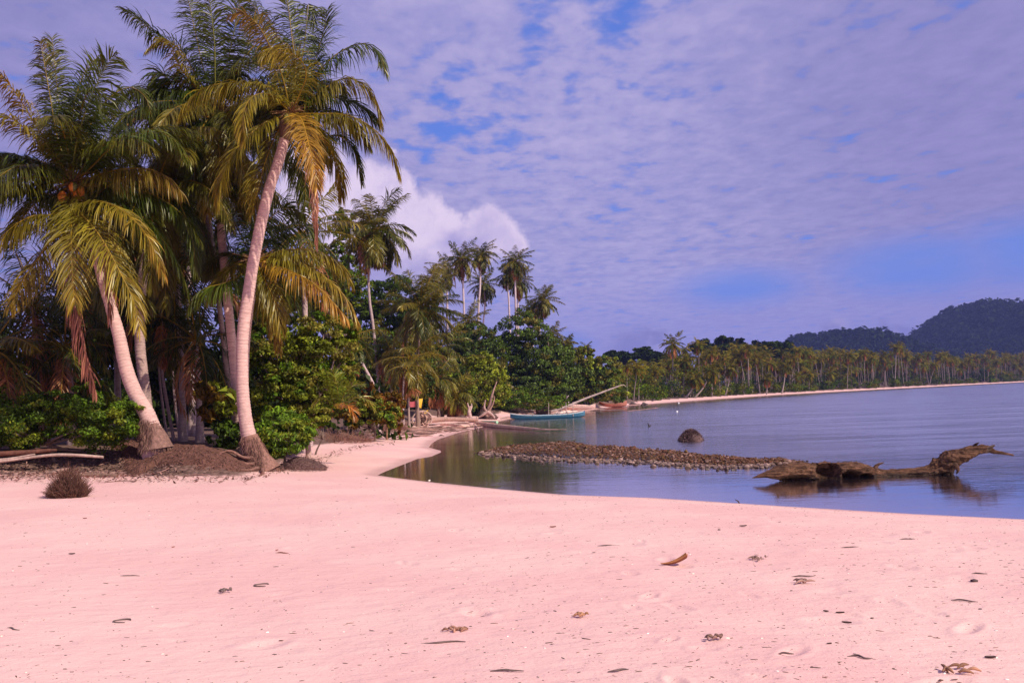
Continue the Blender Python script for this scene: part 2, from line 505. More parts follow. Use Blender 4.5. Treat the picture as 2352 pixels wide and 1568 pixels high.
# planted ground: leaf mould and soil
at = t.new('ShaderNodeAttribute', attribute_name='soil')
sf = t.ramp(t.math('ADD', at.outputs['Fac'], t.math('MULTIPLY', t.math('SUBTRACT', n2, 0.5), 0.8)), 0.35, 0.65)
c = t.mix(sf, c, t.mix(t.ramp(n2, 0.4, 0.6), (0.10, 0.055, 0.045), (0.22, 0.13, 0.10)))
pb = t.new('ShaderNodeBsdfPrincipled'); t.l.new(c, pb.inputs['Base Color'])
t.put(pb.inputs['Roughness'], t.ramp(wet, 0, 1, 0.9, 0.5)); pb.inputs['Specular IOR Level'].default_value = 0.2
hh = t.math('ADD', t.math('MULTIPLY', n2, 0.7), t.math('MULTIPLY', n3, 0.12))
hh = t.math('ADD', hh, t.math('MULTIPLY', t.noise(pos, 38, 3, 0.6), 0.25))
hh = t.math('ADD', hh, t.math('MULTIPLY', t.noise(t.vmath('MULTIPLY', pos, (1.0, 2.2, 1)), 3.2, 4, 0.6), 1.4))
t.l.new(t.bump(hh, 0.55, 0.028), pb.inputs['Normal'])
t.l.new(pb.outputs[0], out.inputs[0])
M_SAND = mt
ground = mb.build('ground', M_SAND)
tag(ground, kind='structure')
pts = np.column_stack([x, y])
db = seg_dist(pts, BK); ib = inside(pts, BPO); dsh = seg_dist(pts, SH)
soil = np.where(ib, np.clip(db / 0.9 + 0.2, 0, 1), 0)
far_in = inside(pts, PO) & (dsh > 4.2) & (y > 100)
soil = np.where(far_in, 1, soil)
soil = np.concatenate([soil, np.zeros(len(ang) + 1)])
a = ground.data.attributes.new('soil', 'FLOAT', 'POINT'); a.data.foreach_set('value', soil.astype(np.float32))

# ------------------------------------------------------------------ water
rad = np.concatenate([np.linspace(8, 12, 6), np.geomspace(12.3, 3200, 300)])
ang = np.concatenate([np.linspace(-0.6, 0.62, 260), np.linspace(0.66, 2 * math.pi - 0.64, 60)])
x, y, F = polar(rad, ang)
zt = terrain(x, y)
mb = MB(); mb.add(np.column_stack([x, y, np.zeros(len(x))]), F, (0, 0, 0))
mt, t, out = mat_new('sea_water')
geo = t.new('ShaderNodeNewGeometry'); pos = geo.outputs['Position']
dep = t.new('ShaderNodeAttribute', attribute_name='depth').outputs['Fac']
off = t.new('ShaderNodeAttribute', attribute_name='offshore').outputs['Fac']
wav = t.vmath('MULTIPLY', pos, (0.55, 1.5, 1.0))
wn1 = t.noise(wav, 1.6, 4, 0.6, 0.4); wn2 = t.noise(wav, 6.0, 3, 0.6)
patch = t.ramp(t.noise(t.vmath('MULTIPLY', pos, (0.07, 0.45, 1)), 1.0, 5, 0.7), 0.36, 0.64, 0.55, 1.0)
amp = t.math('MULTIPLY', t.ramp(off, 2.0, 24.0, 0.03, 1.0), patch)
hgt = t.math('MULTIPLY', t.math('ADD', t.math('MULTIPLY', wn1, 0.75), t.math('MULTIPLY', wn2, 0.2)), amp)
nb = t.bump(hgt, 1.0, 0.26)
refr = t.new('ShaderNodeBsdfTransparent'); refr.inputs[0].default_value = (0.80, 0.78, 0.80, 1)
dif = t.new('ShaderNodeBsdfDiffuse'); dif.inputs[0].default_value = (0.040, 0.050, 0.070, 1)
al = t.math('SUBTRACT', 1.0, t.math('POWER', 2.718, t.math('MULTIPLY', dep, -2.6)))
body = t.new('ShaderNodeMixShader'); t.l.new(al, body.inputs[0]); t.l.new(refr.outputs[0], body.inputs[1]); t.l.new(dif.outputs[0], body.inputs[2])
gl = t.new('ShaderNodeBsdfGlossy'); t.put(gl.inputs['Roughness'], t.math('MULTIPLY', t.ramp(off, 3.0, 22.0, 0.08, 0.24), patch)); t.l.new(nb, gl.inputs['Normal'])
gl.inputs[0].default_value = (0.90, 0.87, 0.87, 1)
fz = t.new('ShaderNodeFresnel'); fz.inputs['IOR'].default_value = 1.33; t.l.new(nb, fz.inputs['Normal'])
mx = t.new('ShaderNodeMixShader'); t.put(mx.inputs[0], t.math('MULTIPLY', fz.outputs[0], t.ramp(off, 0.0, 9.0, 0.88, 0.95))); t.l.new(body.outputs[0], mx.inputs[1]); t.l.new(gl.outputs[0], mx.inputs[2])
t.l.new(mx.outputs[0], out.inputs[0])
water = mb.build('sea', mt); tag(water, kind='structure')
a = water.data.attributes.new('depth', 'FLOAT', 'POINT'); a.data.foreach_set('value', np.clip(-zt, 0, 9).astype(np.float32))
ofs = np.where(zt < 0, seg_dist(np.column_stack([x, y]), SH), 0)
a = water.data.attributes.new('offshore', 'FLOAT', 'POINT'); a.data.foreach_set('value', ofs.astype(np.float32))

# ------------------------------------------------------------------ palms
GREEN = np.array([0.042, 0.066, 0.006]); OLIVE = np.array([0.155, 0.128, 0.011]); YEL = np.array([0.40, 0.23, 0.020])
ORG = np.array([0.45, 0.17, 0.035]); DEAD = np.array([0.34, 0.13, 0.085]); DKG = np.array([0.026, 0.040, 0.006])


def frond(mb, cps, L=0.8, pairs=80, droop=0.55, col=OLIVE, tip=YEL, w=0.034, seed=0, rach=0.026, spread=0.75, nseg=4,
          miss=0.05, rachcol=None, start=0.14, jitter=0.15, clump=0.0, vee=0.25):
    rg = np.random.default_rng(seed)
    c = catmull(cps, 48)
    T, S, N = frames(c)
    n = pairs
    tt = np.linspace(start, 0.995, n) + rg.normal(0, 0.002, n)
    tt = np.clip(tt, 0, 1)
    idx = tt * 47

    def samp(A): return np.stack([np.interp(idx, np.arange(48), A[:, k]) for k in range(3)], 1)
    B = samp(c); Tn = nrm(samp(T)); Sn = nrm(samp(S)); Nn = nrm(samp(N))
    prof = np.power(np.clip(np.sin(np.pi * (0.16 + 0.76 * (tt - start) / (1 - start))), 0.05, 1), 0.7)
    fwdm = 0.30 + 0.95 * ((tt - start) / (1 - start)) ** 1.5
    allV = []; allC = []
    for side in (-1, 1):
        keep = rg.random(n) > miss
        # clusters of leaflets torn by wind share a droop offset
        k = np.interp(np.arange(n), np.arange(0, n + 9, 8), rg.normal(0, 1, len(np.arange(0, n + 9, 8))))
        d0 = nrm(side * Sn * spread + Tn * fwdm[:, None] + Nn * (vee + 0.17 * k[:, None]) + rg.normal(0, jitter, (n, 3)))
        ln = L * prof * (1 + rg.normal(0, 0.09, n)); dr = droop * (1 + 0.35 * k + rg.normal(0, 0.15, n))
        s = np.linspace(0, 1, nseg)
        # bend towards the ground, keeping the leaflet length
        pos = np.zeros((n, nseg, 3)); cur = B.copy(); dirv = d0.copy()
        pos[:, 0] = cur; dirs = [dirv]
        step = ln / (nseg - 1)
        for q in range(1, nseg):
            dirv = nrm(dirv + np.array([0, 0, -1.0]) * (dr * 1.15 * (0.35 + q / nseg))[:, None])
            cur = cur + dirv * step[:, None]; pos[:, q] = cur; dirs.append(dirv)
        Wd = nrm(Tn - d0 * np.sum(Tn * d0, 1)[:, None] + rg.normal(0, 0.28, (n, 3)))
        wp = np.interp(s, [0, 0.25, 0.65, 1.0], [0.55, 1.0, 0.8, 0.06])
        off = Wd[:, None] * (w * 0.5 * wp)[None, :, None]
        V = np.stack([pos - off, pos + off], 2)      # n, nseg, 2, 3
        V = V[keep]
        f = (0.55 + 0.45 * rg.random(n))[:, None]
        tf = np.clip((tt - 0.35) * 0.9, 0, 1) * rg.random(n) ** 0.7
        cl = col * (1 - tf[:, None]) + tip * tf[:, None]
        cl = cl * (0.5 + 0.95 * rg.random(n))[:, None]
        cl = cl[keep]
        Cc = np.repeat(cl[:, None], nseg * 2, 1).reshape(-1, nseg, 2, 3)
        Cc = Cc * np.linspace(0.95, 1.15, nseg)[None, :, None, None]
        allV.append(V.reshape(-1, 3)); allC.append(Cc.reshape(-1, 3))
    V = np.concatenate(allV); Cc = np.concatenate(allC)
    m_ = len(V) // (nseg * 2)
    b = np.arange(m_)[:, None] * nseg * 2; q = np.arange(nseg - 1)[None] * 2
    F = np.stack([b + q, b + q + 1, b + q + 3, b + q + 2], -1).reshape(-1, 4)
    mb.add(V, F, Cc)
    rc = (col * 0.35 + YEL * 0.75) if rachcol is None else np.asarray(rachcol)
    sel_ = np.linspace(0, 47, 9).astype(int)
    tube(mb, c[sel_], np.interp(sel_ / 47, [0, 0.1, 1], [rach * 1.5, rach, rach * 0.15]), n=22, k=5, col=rc, cap=False)


def arc(cen, az, el, L, droop, bend=0.0, n=7):
    p = np.array(cen, float); out_ = [p.copy()]
    for i in range(n):
        s = (i + 0.5) / n
        e = el - droop * s ** 1.15
        a = az + bend * s
        p = p + np.array([math.cos(a) * math.cos(e), math.sin(a) * math.cos(e), math.sin(e)]) * L / n
        out_.append(p.copy())
    return out_


def coco_mesh():
    mb = MB()
    pts = [(0, 0, -0.13), (0, 0, -0.11), (0, 0, 0), (0, 0, 0.10), (0, 0, 0.13)]
    tube(mb, pts, [0.01, 0.06, 0.10, 0.065, 0.01], n=12, k=10, col=(1, 1, 1))
    return mb


def trunk_mesh(mb, pts, rads, n, k=16, col=(0.50, 0.34, 0.31), ridge=0.06, step=0.055, seed=0, wob=0.02):
    c, r = tube(mb, pts, rads, n=n, k=k, col=col, ridge=ridge, ridge_step=step, wob=wob, colvar=0.0, seed=seed)
    return c


def hero_palm(label, base, pix, Y, fr, crown, seed, extra=[], fill=10, Lf=3.6, nuts=6, nutcol=(0.38, 0.18, 0.03), group='tall coconut palms at the head of the beach',
              fibre=True, colA=OLIVE, fill_el=(-0.7, 1.2), leafL=0.92, pairs=145, trunk_col=(0.58, 0.37, 0.33), ycrown=None, flare=1.0, az_rng=(0, 6.283)):
    """pix: list of (u, v, width px) up the trunk; crown (u, v); fr: list of (pts[(u,v,dy)], kind)"""
    rg = np.random.default_rng(seed)
    yc = Y if ycrown is None else ycrown
    n = len(pix); pts = []; rads = []
    for i, (u, v, wd) in enumerate(pix):
        yy = Y + (yc - Y) * i / (n - 1)
        pts.append(P(u, v, yy)); rads.append(wd * yy / FPX / 2)
    if base is not None:
        b_ = np.asarray(base, float).copy(); b_[2] = min(b_[2], H(b_[0], b_[1])); zt_ = b_[2] - 0.25
        if pts[0][2] - b_[2] > 0.25:
            pts.insert(0, np.array([b_[0] * 0.8 + pts[0][0] * 0.2, b_[1], b_[2] + 0.05])); rads.insert(0, rads[0] * flare * 1.12)
        pts.insert(0, np.array([b_[0], b_[1], zt_])); rads.insert(0, rads[0] * flare * 1.12)
    root = empty('coconut_palm', np.array([pts[0][0], pts[0][1], H(pts[0][0], pts[0][1])]), label, 'palm tree', group)
    L = sum(np.linalg.norm(np.array(a) - np.array(b)) for a, b in zip(pts[:-1], pts[1:]))
    mb = MB(); trunk_mesh(mb, pts, rads, n=int(min(420, L / 0.018)), k=18, col=trunk_col, seed=seed, ridge=0.075, step=0.085)
    top = np.array(pts[-1])
    mb.build('trunk', M_TRUNK, root, origin=pts[0])
    cc = P(crown[0], crown[1], yc)
    # fibrous heart of the crown
    mb = MB(); tube(mb, [top - (cc - top) * 0.2, top * 0.5 + cc * 0.5, cc + np.array([0, 0, 0.25])], [rads[-1] * 1.0, rads[-1] * 1.7, 0.05], n=14, k=10,
                    col=(0.16, 0.09, 0.06), wob=0.12, seed=seed)
    for j in range(22):
        a = rg.random() * 6.28; e = rg.random() * 1.0 - 0.3
        d = np.array([math.cos(a) * math.cos(e), math.sin(a) * math.cos(e), math.sin(e)])
        tube(mb, [cc - d * 0.05, cc + d * 0.3, cc + d * (0.5 + 0.3 * rg.random()) + np.array([0, 0, -0.1])], [0.05, 0.03, 0.012], n=6, k=5, col=(0.22, 0.12, 0.05))
    mb.build('crown_heart', M_FIBRE, root, origin=cc)
    k = 0
    for f in fr:
        cps = f[0]; kind = f[1]; kw = dict(f[2]) if len(f) > 2 else {}
        w3 = [cc] + [P(u, v, yc + dy) for (u, v, dy) in cps] if kind != 'free' else [P(u, v, yc + dy) for (u, v, dy) in cps]
        args = dict(L=leafL, pairs=pairs, droop=0.62, col=colA, tip=YEL, seed=seed * 100 + k)
        if kind == 'green': args.update(col=GREEN * 1.1, tip=OLIVE)
        if kind == 'yellow': args.update(col=OLIVE * 1.5, tip=YEL)
        if kind == 'orange': args.update(col=YEL * 0.8, tip=ORG)
        if kind == 'dead': args.update(col=DEAD, tip=DEAD * 0.8, droop=1.5, spread=0.5, L=leafL * 0.9, miss=0.1, rachcol=DEAD * 0.9)
        args.update(kw)
        mb = MB(); frond(mb, w3, **args)
        o = mb.build('frond', M_FROND, root, origin=cc)
        if kind == 'dead': o['label'] = 'withered brown frond hanging against the trunk'
        if kind == 'orange': o['label'] = 'old frond turning orange'
        k += 1
    for j in range(fill):
        az = az_rng[0] + (az_rng[1] - az_rng[0]) * (j + rg.random()) / max(fill, 1)
        el = fill_el[0] + (fill_el[1] - fill_el[0]) * rg.random()
        Lj = Lf * (0.85 + 0.3 * rg.random())
        mb = MB()
        mixc = rg.random()
        frond(mb, arc(cc, az, el, Lj, 0.9 + 0.7 * rg.random() + (0.3 if el > 0.6 else 0), 0.3 * (rg.random() - 0.5)), L=leafL, pairs=pairs, droop=0.5 + 0.2 * rg.random(),
              col=GREEN * (1 - mixc) + OLIVE * mixc, tip=OLIVE * 0.5 + YEL * 0.5 * mixc, seed=seed * 100 + 50 + j)
        mb.build('frond', M_FROND, root, origin=cc)
    for j in range(nuts):
        a = rg.random() * 6.28
        d = np.array([math.cos(a) * 0.32, math.sin(a) * 0.32 - 0.05, -0.12 - 0.35 * rg.random()])
        cm = MB()
        q = coco_mesh(); cv = nutcol if rg.random() < 0.7 else (0.14, 0.14, 0.03)
        for vv, ff in zip(q.v, q.f): cm.v.append(vv * (0.9 + 0.2 * rg.random()) + cc + d); cm.f.append(ff); cm.c.append(np.tile(cv, (len(vv), 1))); cm.n += len(vv)
        cm.build('coconut', M_NUT, root, origin=cc + d)
    return root


def c1(*p):   # measuring help: points read off an enlargement of the crowns
    return [(a / 2.56, b / 2.56, d) for a, b, d in p]


def c2(*p):
    return [(a / 2.56, b / 2.56 + 536, d) for a, b, d in p]


# --- A: the nearest palm, leaning right
Abase = G(607, 1079)
YA = float(Abase[1])
frA = [
    (c1((1600, 520, -0.3), (1400, 485, -0.7), (1220, 510, -0.9), (1110, 590, -1.0), (1060, 670, -1.0)), 'yellow', dict(droop=0.75)),
    (c1((1600, 560, -0.8), (1490, 565, -1.4), (1440, 640, -1.8), (1425, 740, -2.0), (1430, 830, -2.0)), 'yellow', dict(L=0.7)),
    (c1((1560, 720, -0.6), (1430, 830, -1.0), (1340, 950, -1.2), (1295, 1080, -1.2), (1288, 1200, -1.1)), 'yellow'),
    (c1((1770, 700, -0.8), (1810, 830, -1.6), (1845, 980, -1.9), (1865, 1110, -1.9)), 'orange', dict(L=0.75, droop=0.35, rachcol=(0.5, 0.28, 0.03))),
    (c1((1900, 670, -0.2), (2050, 680, -0.3), (2200, 760, -0.4), (2300, 880, -0.4), (2345, 1020, -0.4)), 'olive', dict(droop=1.0)),
    (c1((1860, 560, 0.2), (1990, 470, 0.4), (2110, 480, 0.5), (2200, 580, 0.5), (2240, 720, 0.5)), 'olive', dict(droop=0.8)),
    (c1((1860, 440, 0.4), (1980, 320, 0.6), (2120, 255, 0.7), (2220, 300, 0.7), (2265, 420, 0.6)), 'green', dict(droop=0.7)),
    (c1((1830, 420, 0.6), (1880, 270, 1.0), (1910, 150, 1.4), (1925, 60, 1.6)), 'green', dict(L=0.95, droop=0.4)),
    (c1((1740, 420, 0.2), (1720, 250, 0.4), (1700, 80, 0.6), (1680, -60, 0.7)), 'green', dict(L=0.9, droop=0.5)),
    (c1((1770, 380, 0.5), (1800, 180, 1.0), (1815, 20, 1.3), (1850, 130, 1.5)), 'green'),
    (c1((1800, 450, -0.5), (1770, 360, -0.9), (1700, 310, -1.3), (1600, 300, -1.6), (1540, 350, -1.8)), 'yellow', dict(L=0.7)),
    (c1((1660, 450, -0.2), (1590, 280, -0.4), (1510, 140, -0.6), (1420, 80, -0.6), (1350, 90, -0.6)), 'olive', dict(L=0.6, tip=ORG)),
    (c1((1620, 420, 0.3), (1560, 200, 0.7), (1500, 40, 1.0), (1430, -20, 1.0)), 'green'),
    (c1((1840, 760, 0.5), (1930, 860, 0.8), (1990, 1000, 1.0), (2005, 1150, 1.0)), 'olive', dict(droop=0.8)),
    (c1((1700, 800, 0.9), (1760, 960, 1.3), (1790, 1080, 1.3), (1800, 1200, 1.3)), 'green'),
    (c1((1640, 760, 0.3), (1570, 920, 0.2), (1530, 1060, 0.1), (1490, 1250, 0.0)), 'olive'),
    (c1((1590, 650, 0.5), (1450, 700, 1.0), (1330, 850, 1.2), (1270, 1000, 1.2)), 'green'),
    (c1((1800, 900, -0.4), (1845, 1080, -0.9), (1850, 1250, -1.2), (1862, 1450, -1.3)), 'dead', dict(L=0.5)),
    (c1((1900, 800, 0.9), (2010, 800, 1.4), (2100, 930, 1.7), (2130, 1080, 1.8)), 'green', dict(L=0.6)),
]
hero_palm('tall slender coconut palm with ringed trunk leaning right, rising beside the bright green shrub', Abase,
          [(603, 1072, 56), (589, 1052, 46), (577, 1022, 39), (568, 985, 33), (561, 940, 30), (557, 890, 28), (556, 820, 27), (559, 755, 27), (568, 690, 27), (582, 600, 26), (600, 510, 26), (620, 430, 25), (640, 370, 24), (656, 312, 23)],
          YA, frA, (668, 262), 11, fill=9, fill_el=(0.2, 1.2), az_rng=(0.5, 2.8), Lf=2.6, nuts=7)

# --- B: palm behind A, crown at the top
frB = [
    (c1((1265, 450, -0.5), (1262, 260, -0.8), (1245, 100, -1.0), (1225, -60, -1.1)), 'green', dict(L=0.9, droop=0.45, rachcol=(0.3, 0.3, 0.05))),
    (c1((1330, 400, -0.4), (1370, 220, -0.5), (1400, 60, -0.6), (1430, -60, -0.6)), 'green', dict(L=0.9, droop=0.5, rachcol=(0.3, 0.28, 0.05))),
    (c1((1140, 420, -0.3), (1040, 270, -0.5), (930, 210, -0.6), (820, 120, -0.6), (730, 60, -0.6)), 'green', dict(L=0.85, droop=0.5)),
    (c1((1050, 380, -0.9), (1010, 270, -1.2), (940, 240, -1.4), (860, 300, -1.5)), 'yellow', dict(L=0.6)),
    (c1((1200, 420, 0.4), (1150, 200, 0.8), (1120, 60, 0.9), (1100, -40, 1.0)), 'green', dict(L=0.9, droop=0.5)),
    (c1((1350, 500, 0.5), (1450, 300, 1.0), (1480, 150, 1.2), (1560, 60, 1.4)), 'green', dict(L=0.8)),
    (c1((1150, 560, -0.4), (1050, 540, -0.8), (960, 600, -1.0), (920, 700, -1.0)), 'green'),
    (c1((1180, 760, -0.3), (1100, 840, -0.6), (1040, 950, -0.7), (1000, 1080, -0.7)), 'olive'),
    (c1((1330, 780, -0.4), (1400, 900, -0.8), (1440, 1050, -0.9), (1450, 1180, -0.9)), 'olive'),
    (c1((1270, 780, -0.6), (1250, 950, -1.0), (1235, 1100, -1.1), (1220, 1250, -1.1)), 'olive', dict(col=OLIVE * 0.9)),
    (c1((1100, 640, -0.3), (980, 610, -0.8), (850, 650, -1.1), (760, 720, -1.2)), 'orange', dict(L=0.55, droop=0.8)),
    (c1((1200, 560, -0.2), (1080, 480, -0.3), (960, 500, -0.3), (890, 600, -0.3)), 'green'),
]
Bb = G(548, 985)
hero_palm('coconut palm close behind the nearest one, its steep dark fronds reaching above the frame', P(552, 975, YA + 2.2),
          [(548, 950, 24), (542, 880, 22), (534, 800, 21), (524, 700, 20), (514, 600, 20), (505, 500, 19), (500, 400, 18), (498, 320, 18)],
          YA + 2.2, frB, (496, 262), 12, fill=18, fill_el=(-0.6, 1.1), Lf=3.4, colA=OLIVE, nuts=6)

# --- C: dark palm behind B
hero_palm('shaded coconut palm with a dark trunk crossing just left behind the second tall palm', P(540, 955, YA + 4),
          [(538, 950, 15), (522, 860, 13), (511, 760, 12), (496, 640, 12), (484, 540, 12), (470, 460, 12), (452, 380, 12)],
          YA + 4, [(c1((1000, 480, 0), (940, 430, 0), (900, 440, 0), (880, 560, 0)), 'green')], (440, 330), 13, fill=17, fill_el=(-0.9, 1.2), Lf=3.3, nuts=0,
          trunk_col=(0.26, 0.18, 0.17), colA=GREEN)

# --- D: the left palm
frD = [
    (c1((435, 930, -0.5), (470, 760, -1.0), (540, 560, -1.4), (640, 360, -1.6), (680, 330, -1.7)), 'green', dict(L=1.05, droop=0.4, col=GREEN * 1.5, rachcol=(0.3, 0.32, 0.05))),
    (c1((340, 820, 0), (300, 600, 0.3), (265, 400, 0.5), (235, 240, 0.6)), 'green', dict(L=0.75, droop=0.35, tip=ORG * 0.5)),
    (c1((370, 820, 0.5), (345, 600, 1.0), (325, 400, 1.2), (305, 220, 1.4)), 'green', dict(L=0.8, droop=0.4)),
    (c1((420, 800, 0.6), (440, 600, 1.0), (500, 420, 1.2), (580, 330, 1.4)), 'green', dict(L=0.8)),
    (c1((310, 880, -0.4), (200, 720, -0.8), (100, 560, -1.2), (0, 440, -1.4), (-60, 420, -1.5)), 'yellow', dict(L=0.7, tip=ORG)),
    (c1((260, 870, -0.6), (150, 760, -1.1), (50, 690, -1.4), (-40, 700, -1.6), (-100, 820, -1.6)), 'yellow', dict(L=0.75)),
    (c1((560, 960, -0.6), (640, 880, -1.0), (760, 800, -1.3), (900, 770, -1.5), (1030, 830, -1.6), (1110, 960, -1.6)), 'green', dict(L=0.8, col=GREEN * 1.4)),
    (c1((520, 760, 0.3), (640, 580, 0.4), (780, 510, 0.5), (860, 580, 0.5), (890, 680, 0.5)), 'green', dict(L=0.7)),
    (c1((520, 1050, -0.3), (640, 1010, -0.7), (780, 990, -1.0), (930, 1010, -1.2), (1060, 1120, -1.3)), 'olive', dict(droop=0.9, tip=ORG * 0.7)),
    (c1((490, 1190, -0.8), (590, 1180, -1.3), (720, 1240, -1.7), (830, 1340, -1.9), (920, 1500, -2.0), (960, 1620, -2.0)), 'yellow', dict(L=0.8, tip=ORG)),
    (c1((470, 1250, -0.9), (540, 1320, -1.5), (620, 1440, -1.9), (700, 1590, -2.1), (790, 1780, -2.2), (822, 1930, -2.2)), 'yellow', dict(L=0.95, droop=0.45, rachcol=(0.5, 0.33, 0.05))),
    (c1((420, 1300, -1.2), (420, 1450, -1.9), (425, 1620, -2.1), (440, 1790, -2.2)), 'olive', dict(L=1.0, droop=0.35)),
    (c1((350, 1250, -0.6), (220, 1260, -1.0), (80, 1330, -1.3), (-20, 1440, -1.4), (-60, 1600, -1.4)), 'yellow', dict(L=0.9, droop=0.9, col=OLIVE)),
    (c1((300, 1150, 0), (160, 1090, 0), (20, 1085, 0), (-120, 1140, 0)), 'green', dict(L=0.8, droop=0.9)),
    (c1((330, 1000, -0.2), (180, 940, -0.4), (40, 900, -0.5), (-80, 940, -0.5)), 'green', dict(L=0.8, droop=0.8)),
    (c1((330, 1350, -0.4), (250, 1480, -0.6), (150, 1620, -0.8), (60, 1800, -0.9)), 'olive', dict(L=0.9)),
    (c1((520, 1180, 0.2), (700, 1200, 0.4), (900, 1330, 0.5), (1040, 1560, 0.5), (1100, 1720, 0.5)), 'green', dict(L=0.9)),
    (c1((620, 1100, 0.4), (860, 1130, 0.6), (1060, 1250, 0.7), (1180, 1420, 0.8)), 'green', dict(L=0.8, droop=0.9)),
    (c2((405, 200, -1.0), (440, 420, -1.4), (475, 600, -1.5), (520, 780, -1.5), (560, 930, -1.5)), 'dead', dict(L=0.9, pairs=110)),
    (c2((520, -60, -0.8), (620, 120, -1.3), (640, 300, -1.4), (645, 500, -1.4)), 'dead', dict(L=0.75, pairs=100)),
    (c1((600, 900, 0.6), (760, 700, 1.1), (880, 640, 1.3), (1010, 680, 1.4)), 'green', dict(L=0.8)),
    (c1((480, 1300, 0.5), (560, 1500, 0.6), (600, 1700, 0.7), (640, 1850, 0.7)), 'green', dict(L=0.9)),
]
Db = P(352, 1022, 26.3)
hero_palm('leaning coconut palm by the root mound, long withered fronds hanging under its crown', Db,
          [(358, 1012, 48), (350, 985, 40), (337, 950, 36), (312, 905, 33), (290, 848, 31), (273, 770, 28), (254, 704, 25), (236, 640, 24), (214, 560, 22), (190, 490, 21), (172, 440, 20)],
          26.3, frD, (168, 422), 14, fill=16, fill_el=(-0.2, 1.2), Lf=3.4, nuts=11, nutcol=(0.62, 0.2, 0.02), leafL=1.0)

# --- E: palm behind D
frE = [
    (c1((1000, 1100, -0.3), (1080, 1250, -0.6), (1130, 1400, -0.8), (1150, 1600, -0.8)), 'green'),
    (c1((820, 1200, -0.3), (760, 1350, -0.6), (740, 1500, -0.8), (760, 1700, -0.9)), 'green'),
]
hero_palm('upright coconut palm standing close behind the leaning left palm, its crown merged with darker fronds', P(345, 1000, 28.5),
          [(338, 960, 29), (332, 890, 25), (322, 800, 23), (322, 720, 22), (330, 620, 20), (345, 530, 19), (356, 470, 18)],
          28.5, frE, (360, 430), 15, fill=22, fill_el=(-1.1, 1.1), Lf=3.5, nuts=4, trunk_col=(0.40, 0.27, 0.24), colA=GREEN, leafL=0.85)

# --- F: short palm with long yellow fronds right of A's trunk
frF = [
    (c2((1640, 105, -0.2), (1750, 95, -0.3), (1880, 110, -0.4), (2000, 180, -0.5), (2070, 300, -0.5)), 'yellow', dict(droop=0.8, col=OLIVE * 1.3)),
    (c2((1640, 150, -0.4), (1780, 180, -0.6), (1930, 270, -0.8), (2040, 390, -0.9), (2100, 520, -0.9)), 'yellow', dict(droop=0.8, tip=ORG)),
    (c2((1620, 190, -0.6), (1730, 230, -1.0), (1860, 310, -1.3), (1970, 420, -1.5), (2040, 500, -1.5)), 'orange', dict(droop=0.9)),
    (c2((1540, 240, -0.5), (1590, 340, -0.8), (1630, 450, -0.9), (1650, 560, -0.9)), 'olive'),
    (c2((1500, 380, 0.3), (1560, 450, 0.3), (1610, 560, 0.2), (1640, 700, 0.2)), 'yellow', dict(L=0.55, tip=ORG)),
    (c2((1420, 240, -0.8), (1330, 290, -1.4), (1240, 310, -1.6), (1160, 350, -1.7), (1110, 440, -1.7)), 'green', dict(col=GREEN * 1.8, tip=OLIVE, droop=0.9)),
    (c2((1480, 60, 0.3), (1560, -60, 0.5), (1680, -150, 0.6), (1790, -110, 0.7)), 'green'),
    (c2((1560, 60, 0.6), (1680, -30, 0.9), (1800, -40, 1.1), (1880, 60, 1.2)), 'green'),
    (c2((1440, 60, 0.3), (1380, -60, 0.6), (1330, -100, 0.7), (1270, 0, 0.8)), 'green'),
    (c2((1430, 180, -0.5), (1360, 200, -0.9), (1300, 260, -1.0), (1240, 380, -1.0)), 'olive'),
]
hero_palm('shorter coconut palm whose long yellowing fronds spread right behind the nearest trunk', P(565, 985, YA + 1.5),
          [(562, 965, 19), (562, 880, 17), (566, 790, 16), (576, 700, 15), (588, 625, 15)],
          YA + 1.5, frF, (588, 600), 16, fill=6, fill_el=(0.0, 1.2), az_rng=(0.3, 2.9), Lf=2.6, nuts=3, leafL=0.8)


# --- palms further back: trunk, crown, one mesh each
def crown_mb(cen, Lf, nf, seed, leafL, pairs, w, elr=(-1.0, 1.35), dead=0.08, colA=GREEN, colB=OLIVE, nseg=3, droopk=1.0, nuts=0, rach=0.03):
    rg = np.random.default_rng(seed); mb = MB()
    cen = np.asarray(cen, float)
    for j in range(nf):
        az = 2.39996 * j + rg.normal(0, 0.2)
        f = (j + 0.5) / nf
        el = elr[1] + (elr[0] - elr[1]) * f ** 0.8 + rg.normal(0, 0.12)
        k = rg.random()
        col = colA * (1 - k) + colB * k; tip = col * 0.5 + YEL * 0.5 * k + OLIVE * 0.3
        if f > 0.75 and rg.random() < dead * 5: col, tip = (ORG * 0.5 + DEAD * 0.5), DEAD
        frond(mb, arc(cen, az, el, Lf * (0.85 + 0.3 * rg.random()), (0.8 + 0.8 * rg.random()) * droopk * (1.0 - 0.38 * max(0, el)), 0.4 * (rg.random() - 0.5)), L=leafL, pairs=pairs,
              droop=0.45 + 0.35 * rg.random(), col=col, tip=tip, w=w, seed=seed * 77 + j, nseg=nseg, rach=rach, miss=0.08, vee=0.2)
    for j in range(nuts):
        a = rg.random() * 6.28; d = np.array([math.cos(a) * 0.4, math.sin(a) * 0.4, -0.2 - 0.3 * rg.random()])
        tube(mb, [cen + d + (0, 0, -0.16), cen + d + (0, 0, -0.1), cen + d, cen + d + (0, 0, 0.15)], [0.02, 0.10, 0.14, 0.02], n=7, k=7, col=(0.55, 0.17, 0.03))
    return mb


